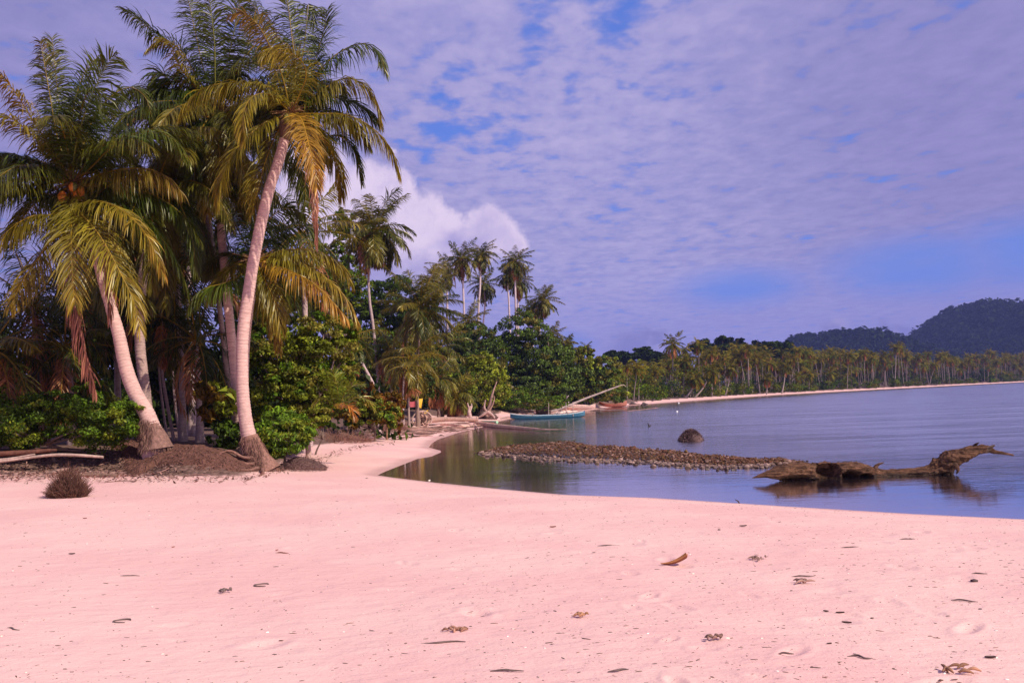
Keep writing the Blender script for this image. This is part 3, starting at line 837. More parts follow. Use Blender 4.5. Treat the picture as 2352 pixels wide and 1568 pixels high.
def back_palm(label, pix, Y, seed, Lf=3.6, nf=24, wpx=14, group=None, leafL=0.8, pairs=34, w=0.07, colA=GREEN, colB=OLIVE, tcol=(0.42, 0.30, 0.29), elr=(-1.0, 1.35), nuts=0, dead=0.08, droopk=1.0):
    """pix: trunk from the crown centre down [(u,v)...]; the foot goes on the ground below the last point"""
    P3 = [P(u, v, Y) for u, v in pix]
    foot = P3[-1].copy(); foot[2] = H(foot[0], foot[1])
    if P3[-1][2] > foot[2] + 0.3: P3.append(foot - (0, 0, 0.1))
    root = empty('coconut_palm', foot, label, 'palm tree', group)
    r = wpx * Y / FPX / 2
    pts = P3[::-1]; rads = np.linspace(r * 1.15, r * 0.75, len(pts)); rads[0] *= 1.5
    mb = MB(); Lt = sum(np.linalg.norm(a - b) for a, b in zip(pts[:-1], pts[1:]))
    tube(mb, pts, rads, n=int(min(120, max(24, Lt / 0.12))), k=10, col=tcol, ridge=0.10, ridge_step=0.36, wob=0.03, seed=seed)
    mb.build('trunk', M_TRUNK, root, origin=foot)
    mb = crown_mb(P3[0], Lf, nf, seed, leafL, pairs, w, colA=colA, colB=colB, elr=elr, dead=dead, droopk=droopk, nuts=nuts)
    mb.build('crown', M_FROND, root, origin=P3[0])
    return root


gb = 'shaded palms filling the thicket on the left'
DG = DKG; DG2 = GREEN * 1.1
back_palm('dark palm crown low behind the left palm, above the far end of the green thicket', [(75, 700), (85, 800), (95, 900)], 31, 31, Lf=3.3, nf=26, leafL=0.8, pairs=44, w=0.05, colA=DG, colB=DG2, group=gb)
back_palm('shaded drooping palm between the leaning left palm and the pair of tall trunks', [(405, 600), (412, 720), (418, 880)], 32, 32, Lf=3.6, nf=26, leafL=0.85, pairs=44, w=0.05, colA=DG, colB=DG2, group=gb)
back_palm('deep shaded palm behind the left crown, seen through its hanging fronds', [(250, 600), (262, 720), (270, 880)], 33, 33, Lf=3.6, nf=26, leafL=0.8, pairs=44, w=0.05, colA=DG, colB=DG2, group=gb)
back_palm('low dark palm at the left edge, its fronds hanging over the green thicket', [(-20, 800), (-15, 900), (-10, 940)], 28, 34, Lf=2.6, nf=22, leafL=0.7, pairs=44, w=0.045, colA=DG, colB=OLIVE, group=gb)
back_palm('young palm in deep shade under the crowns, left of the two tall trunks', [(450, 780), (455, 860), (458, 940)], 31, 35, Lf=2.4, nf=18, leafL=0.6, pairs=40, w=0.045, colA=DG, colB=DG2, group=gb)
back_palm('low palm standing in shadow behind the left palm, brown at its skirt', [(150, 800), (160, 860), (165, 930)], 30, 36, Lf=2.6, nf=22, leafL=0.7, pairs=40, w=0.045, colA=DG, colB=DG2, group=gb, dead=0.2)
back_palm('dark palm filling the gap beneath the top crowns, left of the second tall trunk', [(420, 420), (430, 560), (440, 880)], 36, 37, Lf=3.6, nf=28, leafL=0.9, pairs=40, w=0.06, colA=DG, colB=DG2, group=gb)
back_palm('palm behind the nearest trunk whose pale green fronds show right of it at half height', [(690, 540), (700, 700), (705, 900)], 38, 38, Lf=2.9, nf=22, leafL=0.8, pairs=40, w=0.06, colA=GREEN * 1.2, colB=OLIVE, group=None)
for lb_, px_, Y_, L_, sd__ in [('low brown-tinged palm right of the yellow tarp', (1004, 868), 72, 2.2, 90), ('low green palm behind the logs, right of the brown-tinged one', (1050, 905), 78, 2.0, 91),
                              ('drooping brownish palm left of the drooping twin palm', (895, 800), 66, 2.3, 92), ('drooping brownish palm behind the drooping twin palm', (1010, 800), 80, 2.8, 93), ('low palm left of the leaning dead trunk', (1335, 905), 128, 2.6, 94), ('olive palm crown behind the leaning dead trunk', (1395, 870), 136, 3.0, 95)]:
    back_palm(lb_, [px_, (px_[0] + 2, px_[1] + 40), (px_[0] + 3, px_[1] + 70)], Y_, sd__, Lf=L_, nf=26, wpx=6, leafL=0.75, pairs=44, w=0.075, colA=GREEN * 1.2, colB=OLIVE * 1.2, dead=0.2, tcol=(0.25, 0.16, 0.13))
# thin shaded stems seen in the dark gap right of the left palm
for i, (u1, v1, u2, v2, wd) in enumerate([(400, 955, 372, 850, 7), (384, 950, 366, 860, 5), (412, 958, 398, 880, 5)]):
    Yq = 32 + i * 1.2
    foot = P(u1, v1, Yq); foot[2] = H(foot[0], foot[1])
    root = empty('slender_palm', foot, ['thickest of three thin pale stems leaning in the dark gap behind the root mound', 'thin stem left in the dark gap beside the upright left palm',
                                     'thin stem rightmost in the dark gap behind the root mound'][i], 'palm tree')
    mb = MB(); top = P(u2, v2 - 120, Yq); tube(mb, [foot - (0, 0, .1), P(u2, v2, Yq), top], [wd * Yq / FPX / 1.6, wd * Yq / FPX / 2, wd * Yq / FPX / 2.4], n=40, k=8, col=(0.38, 0.26, 0.25), ridge=0.1, ridge_step=0.3)
    mb.build('trunk', M_TRUNK, root, origin=foot)
    mb = crown_mb(top, 1.8, 12, 300 + i, 0.5, 26, 0.05, colA=DKG, colB=GREEN); mb.build('crown', M_FROND, root, origin=top)

# mid distance
back_palm('tall single palm with a thin white trunk rising right of the tangled tree', [(859, 528), (847, 626), (849, 690), (857, 749), (866, 845), (871, 930)], 66, 41, Lf=3.0, nf=44, wpx=7, leafL=0.9, pairs=64, w=0.065, nuts=6, dead=0.12, droopk=1.1)
back_palm('stocky palm with orange coconuts and steep dark fronds below the tall palm group', [(966, 706), (962, 780), (958, 900)], 62, 42, Lf=2.9, nf=34, droopk=0.65, wpx=7, tcol=(0.26, 0.17, 0.14), leafL=0.8, pairs=60, w=0.06, nuts=14, colA=DKG * 1.2, colB=OLIVE, elr=(-0.9, 1.5))
back_palm('drooping twin-stemmed palm standing beside the yellow tarp', [(943, 822), (938, 880), (939, 955)], 60, 43, Lf=2.3, nf=26, wpx=5.5, tcol=(0.34, 0.23, 0.2), leafL=0.7, pairs=40, w=0.06, colA=OLIVE * 0.8, colB=OLIVE * 1.2, dead=0.2, elr=(-1.2, 1.0))
back_palm('thinner palm stem left of the yellow tarp, brown fronds overhead', [(930, 842), (926, 893), (926, 950)], 58, 44, Lf=1.7, nf=18, wpx=5, leafL=0.6, pairs=36, w=0.06, colA=OLIVE * 0.8, colB=OLIVE, dead=0.2, elr=(-1.3, 0.9))
back_palm('small leaning palm with brown trunk between the tangled tree and the tall single palm', [(800, 780), (825, 822), (858, 885), (868, 920)], 50, 45, Lf=2.0, nf=18, wpx=8, leafL=0.6, pairs=36, w=0.06, colA=GREEN, colB=OLIVE, dead=0.3, elr=(-1.4, 0.8))
tall = [
    ('tall palm leftmost of the three with white trunks on the skyline', (1061, 594), (1067, 746), 112, 3.4, 26, 5),
    ('tall palm second from left of the skyline group, with a clear white trunk', (1105, 584), (1099, 734), 116, 3.0, 22, 5),
    ('tallest palm right of the skyline gap, with a clear white trunk', (1183, 600), (1185, 725), 118, 3.2, 24, 5),
    ('slim palm with a rusty dead frond, close left of the tallest skyline palm', (1167, 632), (1169, 700), 122, 2.4, 18, 4),
    ('palm crown set lower behind the tallest skyline palm', (1192, 645), (1190, 735), 124, 3.2, 24, 4),
    ('isolated palm leaning left at the right end of the skyline group', (1247, 690), (1239, 755), 112, 3.0, 20, 5),
    ('hazy palm behind the left side of the skyline group', (1026, 618), (1028, 760), 128, 3.6, 24, 5),
    ('palm crown lower behind the second skyline palm', (1112, 652), (1110, 760), 126, 3.4, 24, 4),
    ('palm crown hanging low between the first two white trunks', (1076, 738), (1078, 850), 108, 3.6, 24, 5),
    ('palm with broad fronds left of the first skyline palm', (1002, 648), (1008, 800), 104, 3.2, 24, 5),
    ('lower palm crown left beside the isolated leaning palm', (1222, 712), (1224, 790), 118, 2.6, 20, 4),
    ('small palm on the right slope of the wood, above the boats', (1266, 775), (1268, 850), 112, 2.6, 20, 4),
    ('small palm crown lower on the right slope of the wood', (1300, 792), (1302, 870), 116, 2.2, 18, 4),
]
for i, (lb, cpx, bpx, Yq, Lq, nf, wq) in enumerate(tall):
    back_palm(lb, [cpx, ((cpx[0] + bpx[0]) / 2 + rng.normal(0, 2), (cpx[1] + bpx[1]) / 2), bpx], Yq, 60 + i, Lf=Lq * 0.74, nf=nf + 12, wpx=wq, leafL=0.6, pairs=40, w=0.075, droopk=0.85, elr=(-1.2, 1.35),
              group='palms of the skyline group above the wood', tcol=(0.55, 0.42, 0.44), colA=GREEN, colB=OLIVE * 0.9, dead=0.05)
back_palm('tiny far palm alone on the skyline where the wood drops to the bay', [(1346, 797), (1347, 815)], 210, 80, Lf=1.6, nf=14, wpx=2, leafL=0.8, pairs=14, w=0.2)

# ------------------------------------------------------------------ broadleaf trees and shrubs
def leaves(mb, cen, rad_, n, size, cols, seed, shell=0.45, clumps=60, csize=0.22, aspect=0.5, up=0.5, rand=0.9, flatbot=None):
    """leaf faces gathered in clumps through an ellipsoid; cols = list of base colours"""
    rg = np.random.default_rng(seed)
    cen = np.asarray(cen, float); rad_ = np.asarray(rad_, float)
    d = nrm(rg.normal(size=(clumps, 3))); rr = shell + (1 - shell) * rg.random(clumps) ** 0.6
    cc = d * rr[:, None]
    ci = rg.integers(0, clumps, n)
    cs = csize * (0.6 + 0.8 * rg.random(clumps))
    off = nrm(rg.normal(size=(n, 3))) * (rg.random(n) ** 0.45)[:, None] * cs[ci][:, None]
    off[:, 2] *= 0.75
    p = cen + (cc[ci] + off) * rad_
    outw = nrm((cc[ci] * 0.6 + off / csize * 0.5))
    N = nrm(outw + np.array([0, 0, up]) + rg.normal(0, rand, (n, 3)))
    A = nrm(np.cross(N, rg.normal(size=(n, 3)))); B = np.cross(N, A)
    s = size * (0.6 + 0.7 * rg.random(n))[:, None]
    tipd = N * 0.18
    V = np.stack([p - A * s * 0.5, p + B * s * aspect * 0.5 + A * s * 0.05 + tipd * s, p + A * s * 0.55 - tipd * s * 0.6, p - B * s * aspect * 0.5 + A * s * 0.05 + tipd * s], 1)
    base = np.asarray(cols)[rg.integers(0, len(cols), clumps)][ci]
    cl = base * (0.45 + 1.5 * rg.random(n) ** 1.5)[:, None] * (0.75 + 0.5 * rg.random(clumps))[ci][:, None]
    F = np.arange(n * 4).reshape(-1, 4)
    mb.add(V.reshape(-1, 3), F, np.repeat(cl, 4, 0))
    return cen + cc * rad_


def plant(name, label, cat, Y, blobs, n, size, cols, seed, group=None, trunk=True, tcol=(0.16, 0.11, 0.09), tr=0.12, foot=None, mat=None, depth=0.9, clumps=60, csize=0.22,
          shell=0.45, aspect=0.5, limbs=9, base_pix=None, up=0.5):
    """blobs: [(u, v, ru, rv[, dy])] in picture units at distance Y"""
    k = Y / FPX
    cs = []; tot = sum(b[2] * b[3] for b in blobs)
    mb = MB(); allc = []
    for i, b in enumerate(blobs):
        dy = b[4] if len(b) > 4 else 0
        c = P(b[0], b[1], Y + dy); r = np.array([b[2] * k, b[2] * k * depth, b[3] * k])
        nn = max(40, int(n * b[2] * b[3] / tot))
        allc.append(leaves(mb, c, r, nn, size, cols, seed * 31 + i, shell=shell, clumps=max(12, int(clumps * b[2] * b[3] / tot * len(blobs) ** 0.5)), csize=csize, aspect=aspect, up=up))
        cs.append(c)
    if base_pix is None:
        bx = np.mean([c[0] for c in cs]); by = np.mean([c[1] for c in cs])
    else:
        q = P(base_pix[0], base_pix[1], Y); bx, by = q[0], q[1]
    ft = np.array([bx, by, H(bx, by)])
    root = empty(name, ft, label, cat, group)
    mb.build('crown', mat or M_LEAF, root, origin=cs[0])
    if trunk:
        rg = np.random.default_rng(seed); tm = MB()
        allc = np.concatenate(allc)
        cm = np.mean(allc, 0); fork = ft * 0.55 + cm * 0.45; fork[0] += rg.normal(0, 0.1)
        tube(tm, [ft - (0, 0, 0.2), ft * 0.7 + fork * 0.3, fork], [tr * 1.5, tr, tr * 0.75], n=16, k=9, col=tcol, wob=0.08, seed=seed)
        for j in rg.permutation(len(allc))[:limbs]:
            e = allc[j]; mid = fork * 0.5 + e * 0.5 + rg.normal(0, 0.1, 3) * np.linalg.norm(e - fork); mid[2] -= 0.06 * np.linalg.norm(e - fork)
            tube(tm, [fork - (0, 0, tr), mid, e], [tr * 0.6, tr * 0.35, tr * 0.08], n=12, k=6, col=tcol, cap=False)
        tm.build('trunk', M_BARK, root, origin=ft)
    return root


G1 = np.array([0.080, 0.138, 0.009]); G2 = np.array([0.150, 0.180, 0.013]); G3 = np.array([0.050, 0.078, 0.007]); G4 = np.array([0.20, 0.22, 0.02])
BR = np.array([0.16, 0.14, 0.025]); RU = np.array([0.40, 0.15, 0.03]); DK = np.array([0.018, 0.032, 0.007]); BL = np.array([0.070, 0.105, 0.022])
# near shrubs
plant('green_shrub', 'wide low shrub with small bright leaves in front of the leaning left palm', 'shrub', 26.6,
      [(60, 975, 85, 62), (150, 950, 80, 60), (230, 968, 85, 66, -0.3), (290, 965, 58, 45, -0.5), (200, 905, 50, 36, 0.3), (20, 985, 60, 50), (-60, 960, 90, 80)],
      36000, 0.085, [G1 * 1.5, G1 * 1.2, G2 * 1.3, G1], 101, csize=0.26, clumps=110, tr=0.06, limbs=16)
plant('green_shrub', 'bright green shrub with long glossy leaves at the foot of the nearest palm', 'shrub', YA + 0.6,
      [(650, 1000, 66, 46, 0.2), (620, 1030, 40, 26, 0), (690, 985, 34, 32, 0.3), (640, 965, 46, 30, 0.6)],
      9000, 0.14, [G1 * 1.6, G2 * 1.3, G1 * 1.3], 102, csize=0.3, clumps=60, aspect=0.34, tr=0.04, limbs=14, up=0.2)
plant('green_shrub', 'small dark shrub left behind the nearest trunk', 'shrub', YA + 1.6,
      [(523, 992, 40, 42), (500, 1005, 24, 24)], 2400, 0.13, [G3, G1 * 0.8], 103, csize=0.3, clumps=30, tr=0.03)
plant('young_palm_clump', 'clump of yellow-green broad leaves in the shade left of the tall trunks', 'plant', 28.5,
      [(495, 925, 42, 38), (470, 905, 30, 26)], 900, 0.34, [OLIVE * 0.9, G2, YEL * 0.4], 104, aspect=0.3, trunk=False, csize=0.4, clumps=16)
plant('tangled_tree', 'wide tangled tree with small light leaves and bare pale branches right of the nearest palm', 'tree', 33,
      [(660, 830, 100, 80), (740, 780, 85, 62), (795, 765, 34, 40), (640, 920, 80, 62, -1), (720, 900, 80, 64, -1), (610, 780, 60, 60, 1), (780, 860, 50, 50), (700, 960, 70, 34, -1.5)],
      50000, 0.12, [G2 * 1.3, G1 * 1.3, G4 * 1.2, BR * 1.5, G2], 105, csize=0.2, clumps=190, tcol=(0.42, 0.28, 0.25), tr=0.09, limbs=70, shell=0.3)
plant('dense_bush', 'leafy bush with yellow-green leaves at the edge of the sand below the tall single palm', 'shrub', 44,
      [(880, 945, 34, 32), (845, 950, 34, 26), (905, 960, 18, 22), (810, 945, 40, 36)], 7000, 0.17, [G4, G2, YEL * 0.6, G1], 106, csize=0.26, clumps=70, tr=0.05)
plant('rusty_bush', 'rust-orange dying bush hanging over the sand, left of the root ball', 'shrub', 46,
      [(905, 935, 24, 34), (848, 905, 24, 26), (875, 915, 26, 18), (918, 965, 9, 26)], 4500, 0.16, [RU * 0.7, RU * 0.5, YEL * 0.5, RU * 0.6], 107, csize=0.3, clumps=44, tr=0.05, tcol=(0.25, 0.13, 0.08))
plant('rusty_bush', 'small orange-brown bush between the bright green shrub and the young palm', 'shrub', 34,
      [(735, 960, 26, 26), (705, 975, 16, 18)], 1400, 0.14, [RU * 0.6, BR, RU * 0.4], 108, csize=0.3, clumps=20, tr=0.03)
# wood behind: broadleaf trees
wood = [
    ('broad dark tree rising right behind the tall single palm', 84, [(900, 700, 75, 70), (850, 740, 60, 60), (960, 740, 60, 60), (905, 820, 110, 80)], 15000, 0.34, [G3, DK * 1.5, G1 * 0.8], 0.3),
    ('tree top between the nearest palm crown and the tall single palm', 72, [(788, 515, 34, 40), (770, 600, 50, 50), (800, 660, 60, 50), (740, 680, 70, 70)], 9000, 0.30, [G3, G2, G1], 0.22),
    ('large rounded tree with blue-green leaves above the blue canoe', 108, [(1200, 760, 62, 52), (1235, 830, 75, 66), (1160, 830, 62, 60), (1280, 850, 52, 60), (1220, 890, 95, 46), (1290, 900, 46, 40)], 26000, 0.36, [BL, BL * 0.8, G3 * 1.2], 0.4),
    ('blue-green tree left of the large rounded tree, under the white trunks', 104, [(1085, 780, 58, 42), (1050, 800, 48, 44), (1120, 800, 44, 44), (1080, 850, 70, 60)], 12000, 0.34, [BL * 1.1, G3, BL * 0.8], 0.3),
    ('light green round tree at the edge of the sand behind the standing snag', 88, [(1108, 850, 52, 44), (1130, 890, 44, 44), (1080, 890, 44, 40)], 9500, 0.30, [G4, G2, G2], 0.2),
    ('dark tree between the yellow tarp and the standing snag', 80, [(1040, 890, 60, 50), (1000, 860, 50, 60), (1060, 920, 40, 30)], 9000, 0.26, [G3, G2, DK * 1.6], 0.2),
    ('low dark tree over the stranded boats', 100, [(1180, 915, 60, 26), (1250, 925, 60, 18), (1140, 905, 50, 34)], 6000, 0.28, [G3, G1], 0.15),
    ('bushy tree sloping to the bay behind the leaning dead trunk', 122, [(1330, 860, 46, 50), (1370, 880, 50, 44), (1310, 900, 50, 36), (1400, 900, 46, 28), (1340, 822, 36, 30), (1385, 845, 46, 30)], 15000, 0.40, [G3, G2, BR * 0.8, BL], 0.25),
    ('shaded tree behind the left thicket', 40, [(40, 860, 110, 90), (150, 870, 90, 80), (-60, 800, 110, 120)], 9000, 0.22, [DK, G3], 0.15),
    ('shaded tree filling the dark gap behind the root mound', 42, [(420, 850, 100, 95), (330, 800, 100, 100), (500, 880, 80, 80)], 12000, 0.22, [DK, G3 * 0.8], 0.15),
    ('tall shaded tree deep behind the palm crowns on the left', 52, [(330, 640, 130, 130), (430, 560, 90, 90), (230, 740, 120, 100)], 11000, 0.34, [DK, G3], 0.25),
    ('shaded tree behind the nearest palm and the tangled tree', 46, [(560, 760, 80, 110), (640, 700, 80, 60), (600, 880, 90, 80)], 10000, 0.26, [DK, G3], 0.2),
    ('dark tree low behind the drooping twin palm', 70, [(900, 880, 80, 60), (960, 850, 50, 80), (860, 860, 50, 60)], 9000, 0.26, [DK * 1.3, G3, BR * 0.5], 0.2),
]
for i, (lb, Yq, bl, n_, sz, cl, tr_) in enumerate(wood):
    if Yq > 60: cl = [np.array(q) * 1.5 for q in cl] * 2 + [BR * 1.1]; n_ = int(n_ * 1.7); sz *= 0.78
    plant('broadleaf_tree', lb, 'tree', Yq, bl, n_, sz, cl, 120 + i, tr=tr_, csize=0.17, clumps=260, group='broadleaf trees of the wood', limbs=12, shell=0.35)
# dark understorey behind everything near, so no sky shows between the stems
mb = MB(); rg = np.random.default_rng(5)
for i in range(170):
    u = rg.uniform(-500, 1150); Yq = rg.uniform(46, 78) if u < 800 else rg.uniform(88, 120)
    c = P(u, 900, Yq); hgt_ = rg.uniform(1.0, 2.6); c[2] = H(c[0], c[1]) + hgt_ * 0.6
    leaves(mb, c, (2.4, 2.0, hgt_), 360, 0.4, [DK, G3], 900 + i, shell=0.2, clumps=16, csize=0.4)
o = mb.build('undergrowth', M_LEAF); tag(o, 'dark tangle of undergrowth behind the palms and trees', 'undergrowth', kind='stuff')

# young palm
yp = P(778, 944, 30); yp[2] = H(yp[0], yp[1])
root = empty('young_palm', yp, 'young palm with a few upright pale green fronds in front of the tangled tree', 'palm tree')
for i, (pp, kd) in enumerate([([(776, 938, 0), (764, 915, -.1), (757, 893, -.1), (752, 880, -.1)], 0), ([(778, 938, 0), (776, 900, 0), (770, 870, 0), (764, 850, 0)], 0), ([(780, 938, 0), (790, 905, -.2), (810, 885, -.3), (835, 880, -.3)], 0),
                              ([(782, 938, 0), (800, 922, -.2), (825, 912, -.3), (846, 922, -.4), (858, 940, -.4)], 1), ([(782, 940, 0), (795, 930, -.4), (808, 940, -.5), (812, 960, -.5)], 2), ([(776, 938, 0), (755, 920, 0), (735, 915, 0), (720, 930, 0)], 1)]):
    mb = MB(); frond(mb, [P(a, b, 30 + c) for a, b, c in pp], L=0.42, pairs=44, w=0.03, col=[G2 * 1.1, G2, ORG][kd], tip=[OLIVE * 1.2, YEL, ORG][kd], seed=700 + i, rach=0.014, droop=0.25)
    mb.build('frond', M_FROND, root, origin=yp)

# ------------------------------------------------------------------ far shore: palm grove, trees, hills
def copy_tree(o, parent=None):
    c = o.copy(); COL.objects.link(c)
    if parent: c.parent = parent
    for ch in o.children: copy_tree(ch, c)
    return c


def far_palm(seed, h, lean, Lf, tone, nf=24):
    root = empty('coconut_palm', (0, 0, 0), 'slender coconut palm standing in the grove along the far shore', 'palm tree', 'palms of the grove along the far shore')
    mb = MB(); tube(mb, [(0, 0, -0.3), (lean * 0.3, 0, h * 0.35), (lean * 0.75, 0, h * 0.75), (lean, 0, h)], [0.18, 0.11, 0.09, 0.08], n=14, k=6, col=(0.22, 0.16, 0.155), wob=0.03, seed=seed)
    mb.build('trunk', M_TRUNK, root)
    mb = crown_mb((0, 0, 0), Lf, nf, seed, 0.65, 22, 0.14, colA=GREEN * tone * 1.4, colB=(OLIVE * 0.94 + ORG * 0.06) * tone * 1.35, dead=0.10, nseg=3, rach=0.04)
    o = mb.build('crown', M_FAR, root); o.location = (lean, 0, h)
    return root


protos = [far_palm(500, 10.8, 0.3, 2.2, 0.9), far_palm(501, 9.5, 1.2, 2.1, 1.1), far_palm(502, 8.5, -0.8, 2.1, 0.7), far_palm(503, 12.0, 0.5, 2.4, 1.1), far_palm(504, 7.5, 2.6, 2.2, 1.2), far_palm(505, 4.2, 0.4, 2.4, 1.0, 22)]
SHf = np.array([z0(1375, 939), z0(1440, 931), z0(1600, 919), z0(1800, 905.5), z0(1960, 897), z0(2100, 889.5), z0(2352, 877), z0(2450, 871.5), z0(2700, 862)])
Lseg = np.concatenate([[0], np.cumsum(np.linalg.norm(np.diff(SHf, axis=0), axis=1))])


def along(s, off_):
    x_ = np.interp(s, Lseg, SHf[:, 0]); y_ = np.interp(s, Lseg, SHf[:, 1])
    x2 = np.interp(s + 2, Lseg, SHf[:, 0]); y2 = np.interp(s + 2, Lseg, SHf[:, 1])
    d = np.array([x2 - x_, y2 - y_]); d /= np.linalg.norm(d)
    nn = np.array([-d[1], d[0]])
    return np.array([x_, y_]) + nn * off_


rg = np.random.default_rng(99)
used = set(); npalm = 0
places = []
for i in range(285):
    s = 12 + (rg.random() ** 1.25) * 560
    off_ = 4.8 + rg.random() ** 1.3 * (24 + 0.03 * s)
    p = along(s, off_)
    u_app = 1176 + p[0] / p[1] * FPX
    if u_app > 2400 or u_app < 1330: continue
    places.append((p, s, off_))
for (p, s, off_) in places:
    u_app = 1176 + p[0] / p[1] * FPX
    pi = rg.integers(0, 6)
    if off_ > 14 and pi == 5: pi = 3
    if pi in used: o = copy_tree(protos[pi])
    else: o = protos[pi]; used.add(pi)
    o.location = (p[0], p[1], H(p[0], p[1])); o.rotation_euler = (0, 0, rg.random() * 6.28)
    grow = np.interp(u_app, [1330, 1440, 1540, 1700, 1900, 2352], [0.50, 0.52, 0.72, 0.86, 0.95, 1.0])
    k = grow * (0.82 + 0.36 * rg.random()); o.scale = (k ** 0.5, k ** 0.5, k)
    zone = ['at the start of the far grove', 'under the open-crowned tallest palm', 'behind the leaning twin palms', 'below the big dark trees', 'below the dark tree pair',
            'before the lower hill', 'before the gap between the hills', 'before the tall hill', 'at the distant right end'][int(np.searchsorted([1470, 1560, 1640, 1740, 1830, 1950, 2060, 2200], u_app))]
    look = ['straight grey-stemmed palm', 'slightly curved palm', 'shorter darker palm', 'tall yellow-green palm', 'leaning orange-tinted palm', 'low short-stemmed palm'][pi]
    row = 'at the beach edge' if off_ < 12 else 'in the middle rows' if off_ < 22 else 'in the back rows'
    o['label'] = look + ' ' + row + ', ' + zone
    o['group'] = look + ' ' + row + ' ' + zone
    for ch in o.children:
        if ch.name.startswith('crown'): ch.rotation_euler = (0, 0, rg.random() * 6.28)
# singled-out palms at the water's edge (leaning, pale trunks)
for (lb, u1, v1, u2, v2, Yq, Lf_) in [
        ('palm leaning far right over the far beach, leftmost of two leaning ones', 1573, 908, 1598, 868, 185, 2.7),
        ('palm leaning strongest right over the far beach, right of its leaning twin', 1594, 908, 1632, 852, 187, 2.9),
        ('tallest palm on the left of the far grove, its open crown against the sky', 1543, 905, 1545, 790, 192, 3.6),
        ('straight pale palm between the open-crowned tallest palm and the leaning twins', 1566, 900, 1572, 830, 190, 2.6),
        ('palm with clean pale trunk leaning right below the big dark tree', 1664, 890, 1678, 846, 205, 2.7),
        ('tall pale-stemmed palm right of the dark trees on the far shore', 1795, 895, 1804, 842, 232, 2.9),
        ('short palm on the far beach edge with drooping yellow fronds', 1760, 896, 1762, 868, 222, 2.6),
        ('tall palm rising over the grove before the tall hill', 2054, 882, 2058, 797, 330, 3.6)]:
    ft = P(u1, v1, Yq); ft[2] = H(ft[0], ft[1])
    root = empty('coconut_palm', ft, lb, 'palm tree')
    tp = P(u2, v2, Yq)
    mb = MB(); md = ft * 0.5 + tp * 0.5 + np.array([0.15 * (ft[0] - tp[0]) * -0.8, 0, -0.3]); tube(mb, [ft - (0, 0, .2), md, tp], [0.2, 0.12, 0.09], n=18, k=7, col=(0.30, 0.23, 0.22), seed=3)
    mb.build('trunk', M_TRUNK, root, origin=ft)
    mb = crown_mb(tp, Lf_ * 0.8, 28, int(u1), 0.7, 24, 0.14, colA=GREEN, colB=OLIVE, dead=0.1, rach=0.04); mb.build('crown', M_FAR, root, origin=tp)

# shrubs along the far beach, each its own
gsh = 'round green shrubs along the far beach'
for i in range(64):
    s = 8 + (i + rg.random()) * 4.6 * (1 + i * 0.012); p = along(s, 4.8 + rg.random() * 4)
    r = rg.uniform(1.3, 2.7); hgt_ = rg.uniform(1.1, 2.6)
    if s < 95: r *= 1.35; hgt_ *= 1.7
    if rg.random() < 0.15: continue
    c = np.array([p[0], p[1], H(p[0], p[1]) + hgt_ * 0.55])
    mb = MB(); leaves(mb, c, (r, r, hgt_), 900, 0.34, [G1, G2, BR, G3], 1200 + i, shell=0.3, clumps=26, csize=0.34)
    o = mb.build('shrub', M_FAR, origin=(p[0], p[1], H(p[0], p[1])))
    u_app = 1176 + p[0] / p[1] * FPX
    zone = ['by the leaning dead trunk', 'at the start of the far grove', 'under the open-crowned tallest palm', 'by the leaning twin palms', 'below the big dark trees', 'below the dark tree pair', 'before the lower hill',
            'before the gap between the hills', 'before the tall hill', 'at the distant right end'][int(np.searchsorted([1420, 1490, 1560, 1640, 1740, 1830, 1950, 2060, 2200], u_app))]
    lk = ('tall ' if hgt_ > 2.2 else 'low ') + ('wide' if r > 2.2 else 'narrow' if r < 1.7 else 'rounded') + ' green shrub '
    tag(o, lk + 'on the far beach, ' + zone, 'shrub', lk + zone)
# big dark trees over the grove
far_trees = [
    ('flat-topped dark tree, tallest above the middle of the far grove', 300, [(1668, 790, 26, 20), (1668, 815, 40, 26)], 4200),
    ('wide dark tree right of the tallest one above the far grove', 305, [(1712, 795, 28, 18), (1735, 800, 20, 16), (1712, 822, 40, 26)], 4200),
    ('flat dark tree left of the tallest one above the far grove', 310, [(1615, 796, 30, 14), (1640, 810, 26, 20)], 3000),
    ('rounded dark tree left of the pair before the lower hill', 290, [(1772, 800, 22, 22), (1780, 822, 34, 22)], 3200),
    ('smaller rounded dark tree right of the pair before the lower hill', 292, [(1808, 802, 16, 18), (1812, 822, 26, 20)], 2600),
    ('low dark tree top at the left end of the far grove', 260, [(1412, 820, 26, 16), (1440, 825, 26, 14)], 2600),
    ('low dark tree behind the grove right of the far left end', 262, [(1482, 812, 26, 14), (1500, 822, 30, 16)], 2600),
]
for i, (lb, Yq, bl, n_) in enumerate(far_trees):
    plant('broadleaf_tree', lb, 'tree', Yq, bl, n_ * 2, 1.0, [DK * 1.1, G3 * 0.8, DK], 150 + i, mat=M_FAR, tr=0.5, clumps=60, csize=0.3, shell=0.3, limbs=8, group='dark trees above the far grove')
